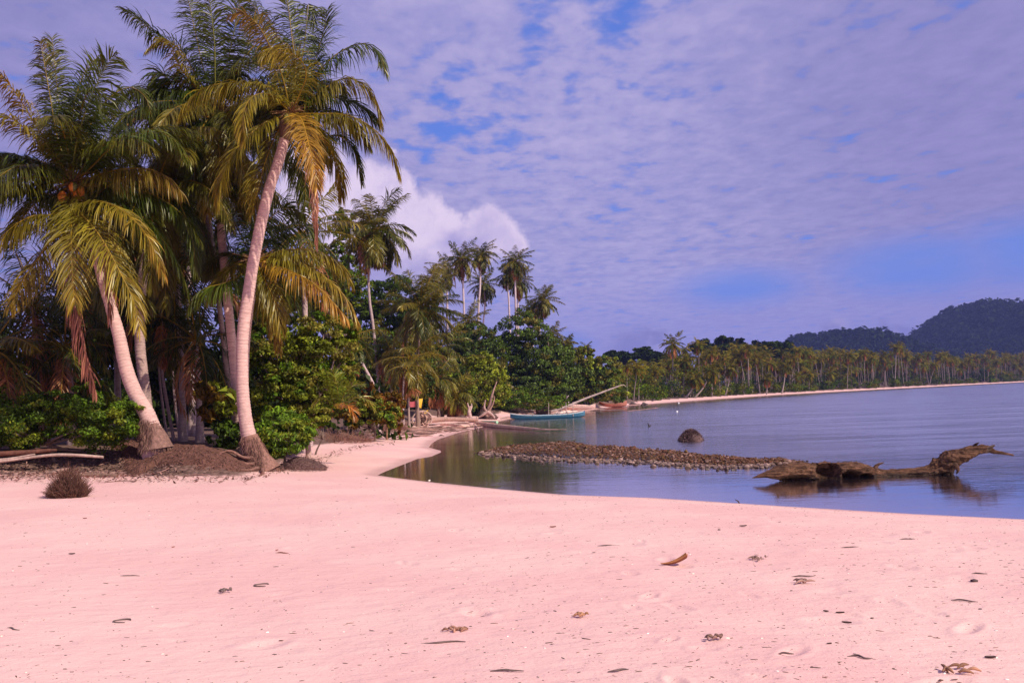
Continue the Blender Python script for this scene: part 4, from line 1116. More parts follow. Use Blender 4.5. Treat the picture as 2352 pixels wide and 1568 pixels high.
# forest mass behind the front palms: crowns on stems and dark filling leaves
def small_crown(seed):
    rg_ = np.random.default_rng(seed); m_ = MB()
    for j in range(18):
        az = 2.39996 * j; el = 1.3 - 2.3 * ((j + 0.5) / 18) ** 0.8 + rg_.normal(0, 0.12)
        pl = np.array(arc((0, 0, 0), az, el, 2.2, 1.0 + 0.5 * rg_.random(), 0, 6)); k = rg_.random(); cl_ = (GREEN * (1 - k) + OLIVE * k) * rg_.uniform(0.6, 1.3)
        if j > 14: cl_ = ORG * 0.35 + DEAD * 0.2
        T_ = nrm(np.gradient(pl, axis=0)); S_q = nrm(np.cross(T_, (0.01, 0, 1.0)))
        for t_ in np.linspace(0.6, 5.9, 9):
            i_ = min(int(t_), 5); f_ = t_ - i_; b_ = pl[i_] * (1 - f_) + pl[i_ + 1] * f_
            for sg in (-1, 1):
                e_ = b_ + S_q[i_] * sg * 0.42 + T_[i_] * 0.25 + (0, 0, -0.32 - 0.15 * rg_.random()); wv = T_[i_] * 0.11
                m_.add([b_ - wv, b_ + wv, e_ + wv * 0.3, e_ - wv * 0.3], [[0, 1, 2, 3]], cl_ * rg_.uniform(0.7, 1.3))
    return np.concatenate(m_.v), np.concatenate(m_.f), np.concatenate(m_.c)


sc_ = [small_crown(q) for q in range(4)]
mb = MB()
for i in range(900):
    s = 4 + rg.random() ** 1.1 * 600; off_ = 9 + rg.random() * 90
    p = along(min(s, 800), off_); g_ = H(p[0], p[1]); u_app = 1176 + p[0] / p[1] * FPX
    if u_app < 1300 or u_app > 2500: continue
    hm = np.interp(u_app, [1300, 1440, 1540, 1700, 1900, 2352], [5.5, 6.6, 9.0, 10.4, 11.0, 11.5]) * rg.uniform(0.45, 1.0) + off_ * 0.012
    V_, F_, C_ = sc_[rg.integers(0, 4)]; a = rg.random() * 6.28; ca, sa = math.cos(a), math.sin(a); k = rg.uniform(0.8, 1.15)
    mb.add(np.column_stack([V_[:, 0] * ca - V_[:, 1] * sa, V_[:, 0] * sa + V_[:, 1] * ca, V_[:, 2]]) * k + (p[0], p[1], g_ + hm), F_, C_ * rg.uniform(0.8, 1.7))
    ln = rg.normal(0, 0.5)
    tube(mb, [(p[0] + ln, p[1], g_ - 0.2), (p[0] + ln * 0.4, p[1], g_ + hm * 0.5), (p[0], p[1], g_ + hm)], [0.14, 0.09, 0.08], n=5, k=4, col=np.array([0.24, 0.17, 0.16]) * rg.uniform(0.5, 1.2), cap=False)
for i in range(1100):
    s = 5 + rg.random() * 640; off_ = 9 + rg.random() * 130
    p = along(min(s, 800), off_); g_ = H(p[0], p[1])
    u_app = 1176 + p[0] / p[1] * FPX
    if u_app < 1290 or u_app > 2500: continue
    hm = np.interp(u_app, [1290, 1440, 1560, 1800, 2352], [4.0, 5.5, 8.0, 9.0, 9.5]) + (off_ - 12) * 0.02
    hz = hm * rg.uniform(0.3, 0.9)
    if off_ < 24: hz *= rg.uniform(0.3, 0.8)
    leaves(mb, (p[0], p[1], g_ + hz * 0.7), (2.4, 2.2, hz * 0.34 + 1), 120, 0.8, [G3, DK * 1.2, G3 * 0.7], 3000 + i, shell=0.2, clumps=10, csize=0.45, aspect=0.3)
o = mb.build('forest', M_FAR); tag(o, 'dense palm forest behind the grove of the far shore', 'forest', kind='stuff')


def hill(name, prof, Y0, depth, seed, ntree, tsize):
    """prof: ridge silhouette (u, v) at distance Y0; slopes to the front and back"""
    us = np.array([q[0] for q in prof]); ridge = np.array([P(u, v, Y0)[2] for u, v in prof]); xs = np.array([P(u, v, Y0)[0] for u, v in prof])
    nx, ny = 90, 40
    X = np.linspace(xs[0], xs[-1], nx); Yv = np.linspace(Y0 - depth, Y0 + depth, ny)
    hx = np.interp(X, xs, ridge)
    GX, GY = np.meshgrid(X, Yv)
    pr = np.clip(1 - np.abs((GY - Y0) / depth), 0, 1); pr = pr * pr * (3 - 2 * pr)
    Z = (hx[None] - 6) * pr * (1 + 0.05 * wnoise(GX, GY, 0.03, seed)) - 1.0
    V = np.column_stack([GX.ravel(), GY.ravel(), Z.ravel()])
    i = np.arange(ny - 1)[:, None] * nx; j = np.arange(nx - 1)[None]
    F = np.stack([i + j, i + j + 1, i + nx + j + 1, i + nx + j], -1).reshape(-1, 4)
    mb = MB(); mb.add(V, F, DK * 0.6)
    o = mb.build(name, M_FAR); tag(o, kind='structure')
    rg = np.random.default_rng(seed); mb = MB()
    for q in range(ntree):
        ix = rg.random(); iy = 0.12 + 0.44 * rg.random()
        x_ = X[0] + ix * (X[-1] - X[0]); y_ = Yv[0] + iy * (Yv[-1] - Yv[0])
        pr_ = 1 - abs((y_ - Y0) / depth); pr_ = pr_ * pr_ * (3 - 2 * pr_)
        z_ = (np.interp(x_, xs, ridge) - 6) * pr_ - 1
        s = tsize * rg.uniform(0.6, 1.3)
        if rg.random() < 0.05: s *= 1.3
        leaves(mb, (x_, y_, z_ + s * 0.35), (s, s, s * 0.75), 60, s * 0.42, [DK * 0.35, DK * 0.6, G3 * 0.35], seed * 1000 + q, shell=0.55, clumps=14, csize=0.32, aspect=0.7, up=0.8, rand=0.5)
    o = mb.build('forest', M_FAR)
    return o


o = hill('hill', [(1770, 812), (1800, 792), (1830, 778), (1870, 772), (1905, 765), (1970, 763), (2016, 770), (2045, 784), (2080, 800), (2110, 815)], 1150, 260, 61, 900, 9.0)
tag(o, 'forest canopy covering the lower distant hill', 'forest', kind='stuff')
o = hill('hill', [(2020, 830), (2060, 800), (2075, 790), (2105, 765), (2141, 751), (2172, 730), (2200, 712), (2230, 703), (2300, 699), (2352, 710), (2420, 735), (2520, 770), (2650, 800), (2800, 830)], 1350, 420, 62, 2200, 10.5)
tag(o, 'forest canopy covering the tall distant hill at right', 'forest', kind='stuff')

# ------------------------------------------------------------------ things on the beach and in the water
DW = np.array([0.50, 0.33, 0.29]); DWD = np.array([0.20, 0.115, 0.085]); PALE = np.array([0.50, 0.34, 0.28])


def strands(mb, base, dirs, ln, r, col, seed, seg=3, sag=0.3):
    """many thin stiff blades (root fibres, dry twigs)"""
    rg = np.random.default_rng(seed); base = np.asarray(base, float); n = len(base)
    d = nrm(np.asarray(dirs, float)); s = nrm(np.cross(d, rg.normal(size=(n, 3))))
    ln = np.asarray(ln)[:, None] * np.ones((n, 1)); r = np.asarray(r) * np.ones(n)
    pos = [base]; dv = d.copy()
    for q in range(seg):
        dv = nrm(dv + rg.normal(0, 0.16, (n, 3)) + np.array([0, 0, -sag * 0.5])); pos.append(pos[-1] + dv * ln / seg)
    pos = np.stack(pos, 1)
    wd = np.linspace(1, 0.25, seg + 1)[None, :, None] * r[:, None, None]
    V = np.stack([pos - s[:, None] * wd, pos + s[:, None] * wd], 2)
    cl = np.asarray(col) * (0.6 + 0.8 * rg.random(n))[:, None]
    m_ = seg + 1; b = np.arange(n)[:, None] * m_ * 2; q = np.arange(seg)[None] * 2
    F = np.stack([b + q, b + q + 1, b + q + 3, b + q + 2], -1).reshape(-1, 4)
    mb.add(V.reshape(-1, 3), F, np.repeat(cl, m_ * 2, 0))


def log_thing(name, label, cat, pix, col=DW, seed=0, k=12, n=60, wob=0.10, group=None, mat=None, kids=[], flat=1.0, mesh_only=False, lift=True):
    """pix: (u, v, width px, Y or None for lying on the ground)"""
    pts = []; rd = []
    for (u, v, wd, Yq) in pix:
        if Yq == 'w':
            q = zc_(u, v, 0.10); p = np.array([q[0], q[1], 0.10]); rr = wd * q[1] / FPX / 2
        elif Yq is None:
            g = G(u, v); p = g; rr = wd * g[1] / FPX / 2
            if lift: p = p + np.array([0, 0, rr * 0.6])
        else:
            p = P(u, v, Yq); rr = wd * Yq / FPX / 2
        pts.append(p); rd.append(rr)
    og = np.array(pts[0])
    mb = MB(); tube(mb, pts, rd, n=n, k=k, col=col, wob=wob, seed=seed, colvar=0.08, flat=flat)
    if kids:
        root = empty(name, og, label, cat, group)
        mb.build('trunk' if cat != 'boat' else 'hull', mat or M_WOOD, root, origin=og)
        for kd in kids:
            kb = MB()
            P3 = [P(u, v, Yq) for (u, v, _, Yq) in kd[1]]
            tube(kb, P3, [wd * Yq / FPX / 2 for (_, _, wd, Yq) in kd[1]], n=16, k=7, col=kd[2], wob=wob, seed=seed + 9)
            kb.build(kd[0], mat or M_WOOD, root, origin=P3[0])
        return root
    o = mb.build(name, mat or M_WOOD, origin=og); tag(o, label, cat, group)
    return o


# --- root mound under the left palms (fibrous bank of palm roots)
front = [G(u, v) for u, v in [(250, 1050), (300, 1063), (350, 1076), (400, 1084), (460, 1086), (520, 1083), (570, 1084), (612, 1080)]]
mc = np.array([P(430, 1030, 23.6)])[0]
nU, nV = 90, 40
mb = MB(); Vm = []
x0m, x1m = front[0][0], front[-1][0]
fx = np.array([f[0] for f in front]); fy = np.array([f[1] for f in front])
for j in range(nV):
    for i in range(nU):
        xx = x0m - 0.3 + (x1m - x0m + 0.4) * i / (nU - 1); yf = np.interp(xx, fx, fy)
        s = j / (nV - 1); yy = yf + 3.4 * s
        edge = min(1, (i / (nU - 1)) / 0.14) * min(1, (1 - i / (nU - 1)) / 0.12); edge = edge * edge * (3 - 2 * edge)
        hh_ = 0.16 * math.sin(min(1, s * 4.2) * math.pi / 2) * edge * (1 if s < 0.55 else (1 - (s - 0.55) / 0.45) ** 0.8)
        Vm.append((xx, yy, hh_))
Vm = np.array(Vm)
tz = terrain(Vm[:, 0], Vm[:, 1])
bankz = np.maximum(tz, 0.0)
Vm[:, 2] = bankz - 0.03 + Vm[:, 2] + 0.02 * wnoise(Vm[:, 0], Vm[:, 1], 7, 31) + np.array([0.07 * mnoise.fractal(Vector((p_[0] * 3, p_[1] * 3, 0)), 0.7, 2, 5) for p_ in Vm]) + 0.012 * wnoise(Vm[:, 0], Vm[:, 1], 22, 32)
i = np.arange(nV - 1)[:, None] * nU; j = np.arange(nU - 1)[None]
Fm = np.stack([i + j, i + j + 1, i + nU + j + 1, i + nU + j], -1).reshape(-1, 4)
mb.add(Vm, Fm, (0.14, 0.062, 0.045))
rt = empty('root_mound', (mc[0], mc[1], H(mc[0], mc[1])), 'low brown mound of matted palm roots between the two leaning palms', 'root mound')
mb.build('mound', M_FIBRE, rt)
rg = np.random.default_rng(44); mb = MB()
ids = rg.integers(0, nU * nV // 2, 5200); bp = Vm[ids] + rg.normal(0, 0.02, (5200, 3)) * (1, 1, 0.3)
dd = np.column_stack([rg.normal(0, 0.5, 5200), -0.9 + rg.normal(0, 0.3, 5200), rg.normal(0.05, 0.35, 5200)])
strands(mb, bp, dd, rg.uniform(0.05, 0.26, 5200), 0.010, (0.17, 0.078, 0.058), 45, sag=0.9)
mb.build('fibres', M_FIBRE, rt)
# root skirt of the nearest palm
mb = MB(); n_ = 2600
bc = Abase + np.array([0, 0, 0])
th = rg.random(n_) * 6.28; hh_ = rg.random(n_) ** 1.6 * 0.42
pr_ = 0.34 - 0.28 * hh_ / 0.5
bp = np.column_stack([bc[0] + 0.05 + np.cos(th) * pr_, bc[1] + np.sin(th) * pr_, bc[2] + hh_])
cone = []
kA = YA / FPX
tube(mb, [P(612, 1086, YA), P(603, 1070, YA), P(590, 1050, YA), P(580, 1026, YA), P(573, 1000, YA)], [36 * kA, 30 * kA, 25 * kA, 22.5 * kA, 17.5 * kA], n=40, k=26, col=(0.26, 0.135, 0.105), wob=0.07, cap=False)
hh_ = rg.random(n_); bx_ = np.array([P(a_, b_, YA) for a_, b_ in zip(612 - 39 * hh_, 1086 - 86 * hh_)]); pr_ = (36 - 18 * hh_ ** 0.7) * kA
bp = bx_ + np.column_stack([np.cos(th) * pr_, np.sin(th) * pr_, 0 * pr_])
strands(mb, bp, np.column_stack([np.cos(th), np.sin(th), -1.6 * np.ones(n_)]), rg.uniform(0.06, 0.24, n_), 0.008, (0.25, 0.13, 0.10), 49, sag=0.5)
mbD = MB(); kD_ = 26.3 / FPX; n2_ = 1800
tube(mbD, [P(360, 1030, 26.3), P(357, 1010, 26.3), P(348, 985, 26.3), P(341, 962, 26.3)], [38 * kD_, 29 * kD_, 22 * kD_, 17 * kD_], n=34, k=26, col=(0.24, 0.13, 0.105), wob=0.07, cap=False)
hq = rg.random(n2_); tq = rg.random(n2_) * 6.28; bx_ = np.array([P(a_, b_, 26.3) for a_, b_ in zip(360 - 19 * hq, 1030 - 68 * hq)]); pq = (38 - 20 * hq ** 0.7) * kD_
strands(mbD, bx_ + np.column_stack([np.cos(tq) * pq, np.sin(tq) * pq, 0 * pq]), np.column_stack([np.cos(tq), np.sin(tq), -1.6 * np.ones(n2_)]), rg.uniform(0.06, 0.24, n2_), 0.008, (0.22, 0.12, 0.095), 48, sag=0.5)
parD = [o for o in bpy.data.objects if o.get('label', '').startswith('leaning coconut palm by the root')][0]
mbD.build('root_skirt', M_FIBRE, parD, origin=P(360, 1030, 26.3))
par = [o for o in bpy.data.objects if o.get('label', '').startswith('tall slender coconut palm with ringed')][0]
mb.build('root_skirt', M_FIBRE, par, origin=bc)
for q_, (pp) in enumerate([[(598, 1058), (570, 1066), (530, 1052), (490, 1050)], [(600, 1070), (575, 1082), (545, 1080)], [(606, 1066), (635, 1078), (655, 1083)], [(592, 1050), (560, 1050), (530, 1036), (505, 1040)], [(600, 1074), (604, 1088), (596, 1094)]]):
    mb = MB(); P3 = [P(pp[0][0], pp[0][1], YA)] + [G(a_, b_) + (0, 0, 0.03) for a_, b_ in pp[1:]]
    if q_ in (0, 3): P3 = [P(a_, b_, YA - 0.25 - 0.1 * i_) for i_, (a_, b_) in enumerate(pp)]
    tube(mb, P3, np.linspace(0.06, 0.015, len(P3)), n=24, k=7, col=(0.26, 0.13, 0.10), wob=0.2, seed=q_); mb.build('root', M_FIBRE, par, origin=P3[0])
# heap of dry roots, its dark colour also the shrub's shadow on the sand
mb = MB(); c_ = P(690, 1045, YA + 1.0); c_[2] = H(c_[0], c_[1])
n_ = 1600; rr_ = np.sqrt(rg.random(n_)); th = rg.random(n_) * 6.28
bp = np.column_stack([c_[0] + 0.75 * rr_ * np.cos(th), c_[1] + 0.9 * rr_ * np.sin(th), c_[2] + 0.32 * (1 - rr_ ** 2)])
tube(mb, [c_ + (-0.7, 0, -0.05), c_ + (0, 0, 0.0), c_ + (0.7, 0, -0.08)], [0.1, 0.33, 0.08], n=20, k=14, col=(0.16, 0.09, 0.08), wob=0.1)
strands(mb, bp, rg.normal(size=(n_, 3)) + (0, -0.5, 0.0), rg.uniform(0.08, 0.3, n_), 0.006, (0.18, 0.10, 0.09), 47, sag=0.8)
o = mb.build('root_shadow_heap', M_FIBRE, origin=c_); tag(o, 'small heap of dry roots darkened as shrub shadow, right of the bright green shrub', 'root heap')


def brush(name, label, cat, c, w_, h_, n_, ln, col, seed, depth=None, updir=0.9, r=0.006):
    rg = np.random.default_rng(seed); mb = MB(); c = np.asarray(c, float); depth = depth or w_
    rr = np.sqrt(rg.random(n_)); th = rg.random(n_) * 6.28; zz = rg.random(n_) * h_ * (1 - rr ** 2) * 0.75
    bp = np.column_stack([c[0] + w_ * rr * np.cos(th), c[1] + depth * rr * np.sin(th), c[2] + zz])
    d = np.column_stack([rr * np.cos(th) * 0.8 + rg.normal(0, 0.35, n_), rr * np.sin(th) * 0.8 + rg.normal(0, 0.35, n_), updir + rg.normal(0, 0.3, n_)])
    strands(mb, bp, d, rg.uniform(0.4, 1.0, n_) * ln, r, col, seed + 1, sag=0.15)
    o = mb.build(name, M_FIBRE, origin=c); tag(o, label, cat); return o


g_ = G(152, 1142)
brush('dry_bush', 'small round tuft of dry brown twigs standing alone on the sand at left', 'dry bush', g_ + (0, 0.1, -0.02), 0.31, 0.62, 3000, 0.26, (0.15, 0.07, 0.05), 50, depth=0.3, updir=1.3)
for i, (u, v, wu, h_, lb) in enumerate([(770, 996, 75, 0.6, 'dry brown brushwood at the sand edge below the young palm'), (850, 990, 60, 0.7, 'tangle of leafless twigs under the yellow-green bush at the sand edge'),
                                        (900, 985, 26, 0.6, 'dead bare twigs hanging under the rust-orange bush')]):
    g_ = G(u, v); k_ = g_[1] / FPX
    brush('brushwood', lb, 'brushwood', g_ + (0, 0.8, -0.05), wu * k_, h_ * 0.8, 1300, 0.6, (0.26, 0.13, 0.095), 52 + i, depth=1.4, r=0.008, updir=0.25)

# --- logs at the left
log_thing('driftwood_log', 'pale weathered pole lying on the bank at the left edge', 'driftwood', [(-60, 1066, 9, 25.2), (30, 1056, 6, 25.2), (95, 1047, 6.5, 25.2), (150, 1044, 7, 25.2), (237, 1049, 6, 25.2)], PALE, 61, wob=0.05)
log_thing('driftwood_branch', 'thin pale branch forking off the pole at the left edge', 'driftwood', [(-60, 1060, 5, 25.4), (20, 1053, 5, 25.4), (80, 1043, 4, 25.4)], PALE, 62, wob=0.05)
log_thing('fallen_palm', 'reddish brown fallen palm trunk half under the low green shrub', 'driftwood', [(-80, 1044, 12, 25.7), (20, 1041, 12, 25.7), (90, 1036, 10, 25.7), (130, 1033, 6, 25.7)], (0.15, 0.06, 0.04), 63, wob=0.08)
log_thing('driftwood_log', 'short dark log lying across below the pale pole at left', 'driftwood', [(130, 1062, 9, None), (190, 1066, 12, None), (270, 1062, 10, None)], DWD, 64, wob=0.15)
g_ = G(140, 1088)
mb = MB(); tube(mb, [G(108, 1092) + (0, 0, .01), G(130, 1086) + (0, 0, .05), G(160, 1082) + (0, 0, .03)], [0.01, 0.09, 0.05], n=14, k=8, col=(0.40, 0.24, 0.21), flat=0.5, wob=0.1)
tag(mb.build('palm_sheath', M_WOOD, origin=g_), 'pointed greyish palm sheath lying behind the dry tuft at left', 'palm sheath')
for i, (u1, v1, u2, v2, wd, lb) in enumerate([(255, 1090, 330, 1086, 8, 'flat dark palm stalk lying on sand right of the dry tuft'), (330, 1092, 400, 1084, 7, 'flat stalk with a pale tip below the root mound'),
                                              (420, 1094, 488, 1091, 6, 'thin reddish stalk on sand in front of the root mound'), (240, 1108, 310, 1104, 4, 'dark broken stalk nearest the dry tuft, on its right')]):
    log_thing('palm_stalk', lb, 'palm stalk', [(u1, v1, wd * 0.6, None), ((u1 + u2) / 2, (v1 + v2) / 2 - 1, wd, None), (u2, v2, wd * 0.3, None)], (0.26, 0.14, 0.12), 70 + i, n=20, k=8, flat=0.5)
# leafy debris along the bank
mb = MB(); n_ = 4200
uu = rg.uniform(-40, 420, n_); gp = []
ys = 23.6 + 3.4 * rg.random(n_) ** 0.6; far_ = rg.random(n_) < 0.22; uu = np.where(far_, rg.uniform(-40, 900, n_), uu); ys = np.where(far_, np.interp(uu, [0, 560, 700, 900], [23.5, 23.0, 30, 44]) + rg.normal(0, 0.8, n_), ys); xs_ = (uu - 1176) / FPX * ys
zz = terrain(xs_, ys)
N_ = nrm(rg.normal(0, 0.35, (n_, 3)) + (0, 0, 1)); A_ = nrm(np.cross(N_, rg.normal(size=(n_, 3)))); B_ = np.cross(N_, A_); s_ = rg.uniform(0.02, 0.10, n_)[:, None]
pp = np.column_stack([xs_, ys, zz + 0.015 + 0.04 * rg.random(n_)])
V = np.stack([pp - A_ * s_, pp + B_ * s_ * 0.25, pp + A_ * s_, pp - B_ * s_ * 0.25], 1)
mb.add(V.reshape(-1, 3), np.arange(n_ * 4).reshape(-1, 4), np.repeat(np.array([[0.20, 0.11, 0.09]]) * rg.uniform(0.5, 2.0, (n_, 1)), 4, 0))
tag(mb.build('leaf_litter', M_FIBRE), 'dead leaves and bits of stalk strewn along the foot of the bank', 'litter', kind='stuff')

# --- rock bar
top_pts = [(1104, 1038.5), (1143, 1027), (1213, 1015), (1306, 1010), (1355, 1018), (1453, 1024), (1562, 1035), (1660, 1046), (1752, 1052), (1830, 1058)]
bot_pts = [(1104, 1040), (1170, 1047), (1290, 1055), (1442, 1060), (1507, 1063), (1600, 1071), (1671, 1073), (1752, 1070), (1830, 1066)]
hb = lambda u: np.interp(u, [1104, 1150, 1300, 1600, 1760, 1830], [0.02, 0.10, 0.17, 0.15, 0.10, 0.04])
tu, tv = zip(*top_pts); bu, bv = zip(*bot_pts)
nU, nV = 160, 26; Vb = []
for j in range(nV):
    for i in range(nU):
        u = 1104 + (1835 - 1104) * i / (nU - 1)
        a_ = np.array(z0(u, np.interp(u, bu, bv))); b_ = np.array(zc_(u, np.interp(u, tu, tv), hb(u)))
        s = j / (nV - 1); q = a_ * (1 - s) + b_ * s * 1.0 + (b_ - a_) * 0.25 * max(0, s - 0.8)
        Vb.append((q[0], q[1], -0.06 + (hb(u) + 0.05) * math.sin(min(1, s / 0.72) * math.pi / 2) * (1 + 0.10 * math.sin(u * 0.05) + 0.10 * math.sin(u * 0.13 + 2)) * (1 if s < 0.8 else math.cos((s - 0.8) / 0.2 * math.pi / 2))))
Vb = np.array(Vb); mb = MB()
i = np.arange(nV - 1)[:, None] * nU; j = np.arange(nU - 1)[None]
mb.add(Vb, np.stack([i + j, i + j + 1, i + nU + j + 1, i + nU + j], -1).reshape(-1, 4), (0.08, 0.042, 0.028))
ph = (1 + 5 ** 0.5) / 2
ico = nrm(np.array([(-1, ph, 0), (1, ph, 0), (-1, -ph, 0), (1, -ph, 0), (0, -1, ph), (0, 1, ph), (0, -1, -ph), (0, 1, -ph), (ph, 0, -1), (ph, 0, 1), (-ph, 0, -1), (-ph, 0, 1)], float))
icf = np.array([(0, 11, 5), (0, 5, 1), (0, 1, 7), (0, 7, 10), (0, 10, 11), (1, 5, 9), (5, 11, 4), (11, 10, 2), (10, 7, 6), (7, 1, 8), (3, 9, 4), (3, 4, 2), (3, 2, 6), (3, 6, 8), (3, 8, 9), (4, 9, 5), (2, 4, 11), (6, 2, 10), (8, 6, 7), (9, 8, 1)])


def rocks(mb, cen, size, cols, seed, flatz=0.75):
    rg = np.random.default_rng(seed); n = len(cen)
    V = ico[None] * (1 + rg.normal(0, 0.22, (n, 12, 1)))
    ax = rg.uniform(0.6, 1.25, (n, 1, 3)) * np.array([1, 1, flatz]); V = V * ax
    a = rg.random(n) * 6.28; ca, sa = np.cos(a)[:, None], np.sin(a)[:, None]
    V = np.stack([V[..., 0] * ca - V[..., 1] * sa, V[..., 0] * sa + V[..., 1] * ca, V[..., 2]], -1)
    V = V * np.asarray(size)[:, None, None] + np.asarray(cen)[:, None]
    cl = np.asarray(cols)[rg.integers(0, len(cols), n)] * rg.uniform(0.65, 1.4, (n, 1))
    F = (np.arange(n)[:, None, None] * 12 + icf[None]).reshape(-1, 3)
    mb.add(V.reshape(-1, 3), F, np.repeat(cl, 12, 0))


n_ = 11000; ids = rg.integers(0, len(Vb), n_); cen = Vb[ids] + rg.normal(0, 0.10, (n_, 3)) * (1, 1, 0.15)
rocks(mb, cen, rg.uniform(0.012, 0.042, n_) * (1 + 1.2 * rg.random(n_) ** 5), [(0.13, 0.055, 0.032), (0.10, 0.042, 0.025), (0.15, 0.068, 0.042), (0.11, 0.06, 0.02), (0.13, 0.06, 0.035), (0.24, 0.14, 0.11)], 71)
# loose stones standing in the water along the rim
n_ = 900; uu = rg.uniform(1100, 1830, n_); cen = []
for u in uu:
    q = z0(u, np.interp(u, bu, bv) + abs(rg.normal(0, 3.2)) - 1); cen.append((q[0], q[1], rg.uniform(-0.02, 0.03)))
rocks(mb, np.array(cen), rg.uniform(0.03, 0.09, n_), [(0.30, 0.19, 0.16), (0.2, 0.12, 0.09)], 72)
o = mb.build('rubble', M_ROCK, smooth=False); tag(o, 'long low bar of brown coral rubble rising from the shallow water', 'rubble', kind='stuff')
# underwater base of the bar
# --- spiky root clump in the water
q = z0(1587, 1012); n_ = 1500; mb = MB()
rr_ = np.sqrt(rg.random(n_)); th = rg.random(n_) * 6.28
tube(mb, [(q[0], q[1], -0.3), (q[0], q[1], 0.0), (q[0] - 0.02, q[1], 0.22), (q[0], q[1], 0.40)], [0.48, 0.46, 0.34, 0.08], n=14, k=18, col=(0.12, 0.07, 0.065), wob=0.1)
bp = np.column_stack([q[0] + 0.45 * rr_ * np.cos(th), q[1] + 0.45 * rr_ * np.sin(th), 0.40 * (1 - rr_ ** 2.2)])
strands(mb, bp, np.column_stack([rr_ * np.cos(th), rr_ * np.sin(th), 0.7 - 0.5 * rr_]), rg.uniform(0.05, 0.13, n_), 0.014, (0.17, 0.10, 0.095), 81, sag=0.0)
tag(mb.build('palm_stump', M_FIBRE, origin=(q[0], q[1], 0)), 'bristly rounded palm root stump alone in the water beyond the rubble bar', 'stump')

# --- big drift trunk in the water
YD = float(z0(1950, 1096)[1]); kD = YD / FPX
rg2 = np.random.default_rng(91)


def drift_body(mb, cl, n=220, k=40, seed=0, hollows=[], wobk=1.0):
    c4 = catmull(np.array([[*P(u, v, YD + dy), w_ * kD / 2 * (0.9 if u < 2140 else 0.86), fl] for (u, v, w_, dy, fl) in cl]), n)
    c = c4[:, :3]; r = c4[:, 3]; fl = c4[:, 4]; T, S, N = frames(c)
    N = np.tile(np.array([0, 0, 1.0]), (n, 1)); N = nrm(N - T * np.sum(N * T, 1)[:, None]); S = np.cross(T, N)
    a = np.linspace(0, 2 * np.pi, k, endpoint=False); L = np.concatenate([[0], np.cumsum(np.linalg.norm(np.diff(c, axis=0), axis=1))])
    LL, AA = np.meshgrid(L, a, indexing='ij')
    d = 0.13 * wnoise(LL * 1.0, AA * 0.9, 3.0, seed + 1) * 2 + 0.07 * wnoise(LL * 0.8, AA * 1.6, 9.0, seed + 2) * 1.6 + 0.035 * wnoise(LL, AA * 2.2, 26.0, seed + 3)
    # lengthwise folds of the old wood
    cx_, sy_ = np.cos(AA), np.sin(AA)
    d = d + 0.10 * (np.abs(wnoise(LL * 0.7 + cx_ * 0.35, sy_ * 0.35 + LL * 0.1, 7.0, seed + 11)) - 0.2) * 1.6
    d = d + 0.07 * (np.abs(wnoise(LL * 0.5 + cx_ * 0.5, sy_ * 0.5, 19.0, seed + 12)) - 0.2) * 1.6
    d = d + 0.030 * np.sin(AA * 13 + 2.2 * np.sin(LL * 1.7)) + 0.035 * wnoise(LL * 0.6 + cx_ * .6, sy_ * 0.6 - cx_ * .2, 45.0, seed + 13)
    cc3 = c[:, None] + r[:, None, None] * (np.cos(AA)[..., None] * S[:, None] + np.sin(AA)[..., None] * N[:, None])
    fr = np.array([mnoise.fractal(Vector((p_[0] * 2.0, p_[1] * 5.0, p_[2] * 5.0)), 0.6, 2.1, 6) + 0.5 * abs(mnoise.noise(Vector((p_[0] * 5, p_[1] * 12, p_[2] * 12)))) for p_ in cc3.reshape(-1, 3)]).reshape(n, k)
    gv = np.array([abs(mnoise.fractal(Vector((p_[0] * 1.1, p_[1] * 11.0, p_[2] * 11.0 + p_[0] * 0.6)), 0.7, 2.0, 4)) for p_ in cc3.reshape(-1, 3)]).reshape(n, k)
    neck = np.clip((c[:, None, 0] - P(2120, 1080, YD)[0]) / 0.5, 0, 1)
    d = d * 0.6 + (0.22 + 0.14 * neck) * fr - 0.30 * gv
    rr = r[:, None] * (1 + d * wobk)
    colr = np.tile(np.array([0.125, 0.060, 0.036]), (n * k, 1)) * (1 + 0.25 * wnoise(LL.ravel(), AA.ravel(), 5, seed + 5))[:, None]
    V = c[:, None] + rr[..., None] * (np.cos(AA)[..., None] * S[:, None] + (np.sin(AA) * fl[:, None])[..., None] * N[:, None])
    V = V.reshape(-1, 3)
    for (u, v, ru, rv, dep_) in hollows:
        hc = P(u, v, YD); q = ((V[:, 0] - hc[0]) / (ru * kD)) ** 2 + ((V[:, 2] - hc[2]) / (rv * kD)) ** 2
        fr_ = (V.reshape(n, k, 3)[..., 1] < c[:, None, 1]).ravel()
        V[:, 1] += np.where(fr_, dep_ * np.exp(-q ** 2), 0)
    i = np.arange(n - 1)[:, None] * k; j = np.arange(k)[None]; j2 = (j + 1) % k
    F = np.stack([i + j, i + j2, i + k + j2, i + k + j], -1).reshape(-1, 4)
    mb.add(V, F, np.clip(colr, 0.01, 1)); mb.add(V[:k], np.arange(k)[None][:, ::-1], colr[:k]); mb.add(V[-k:], np.arange(k)[None], colr[-k:])


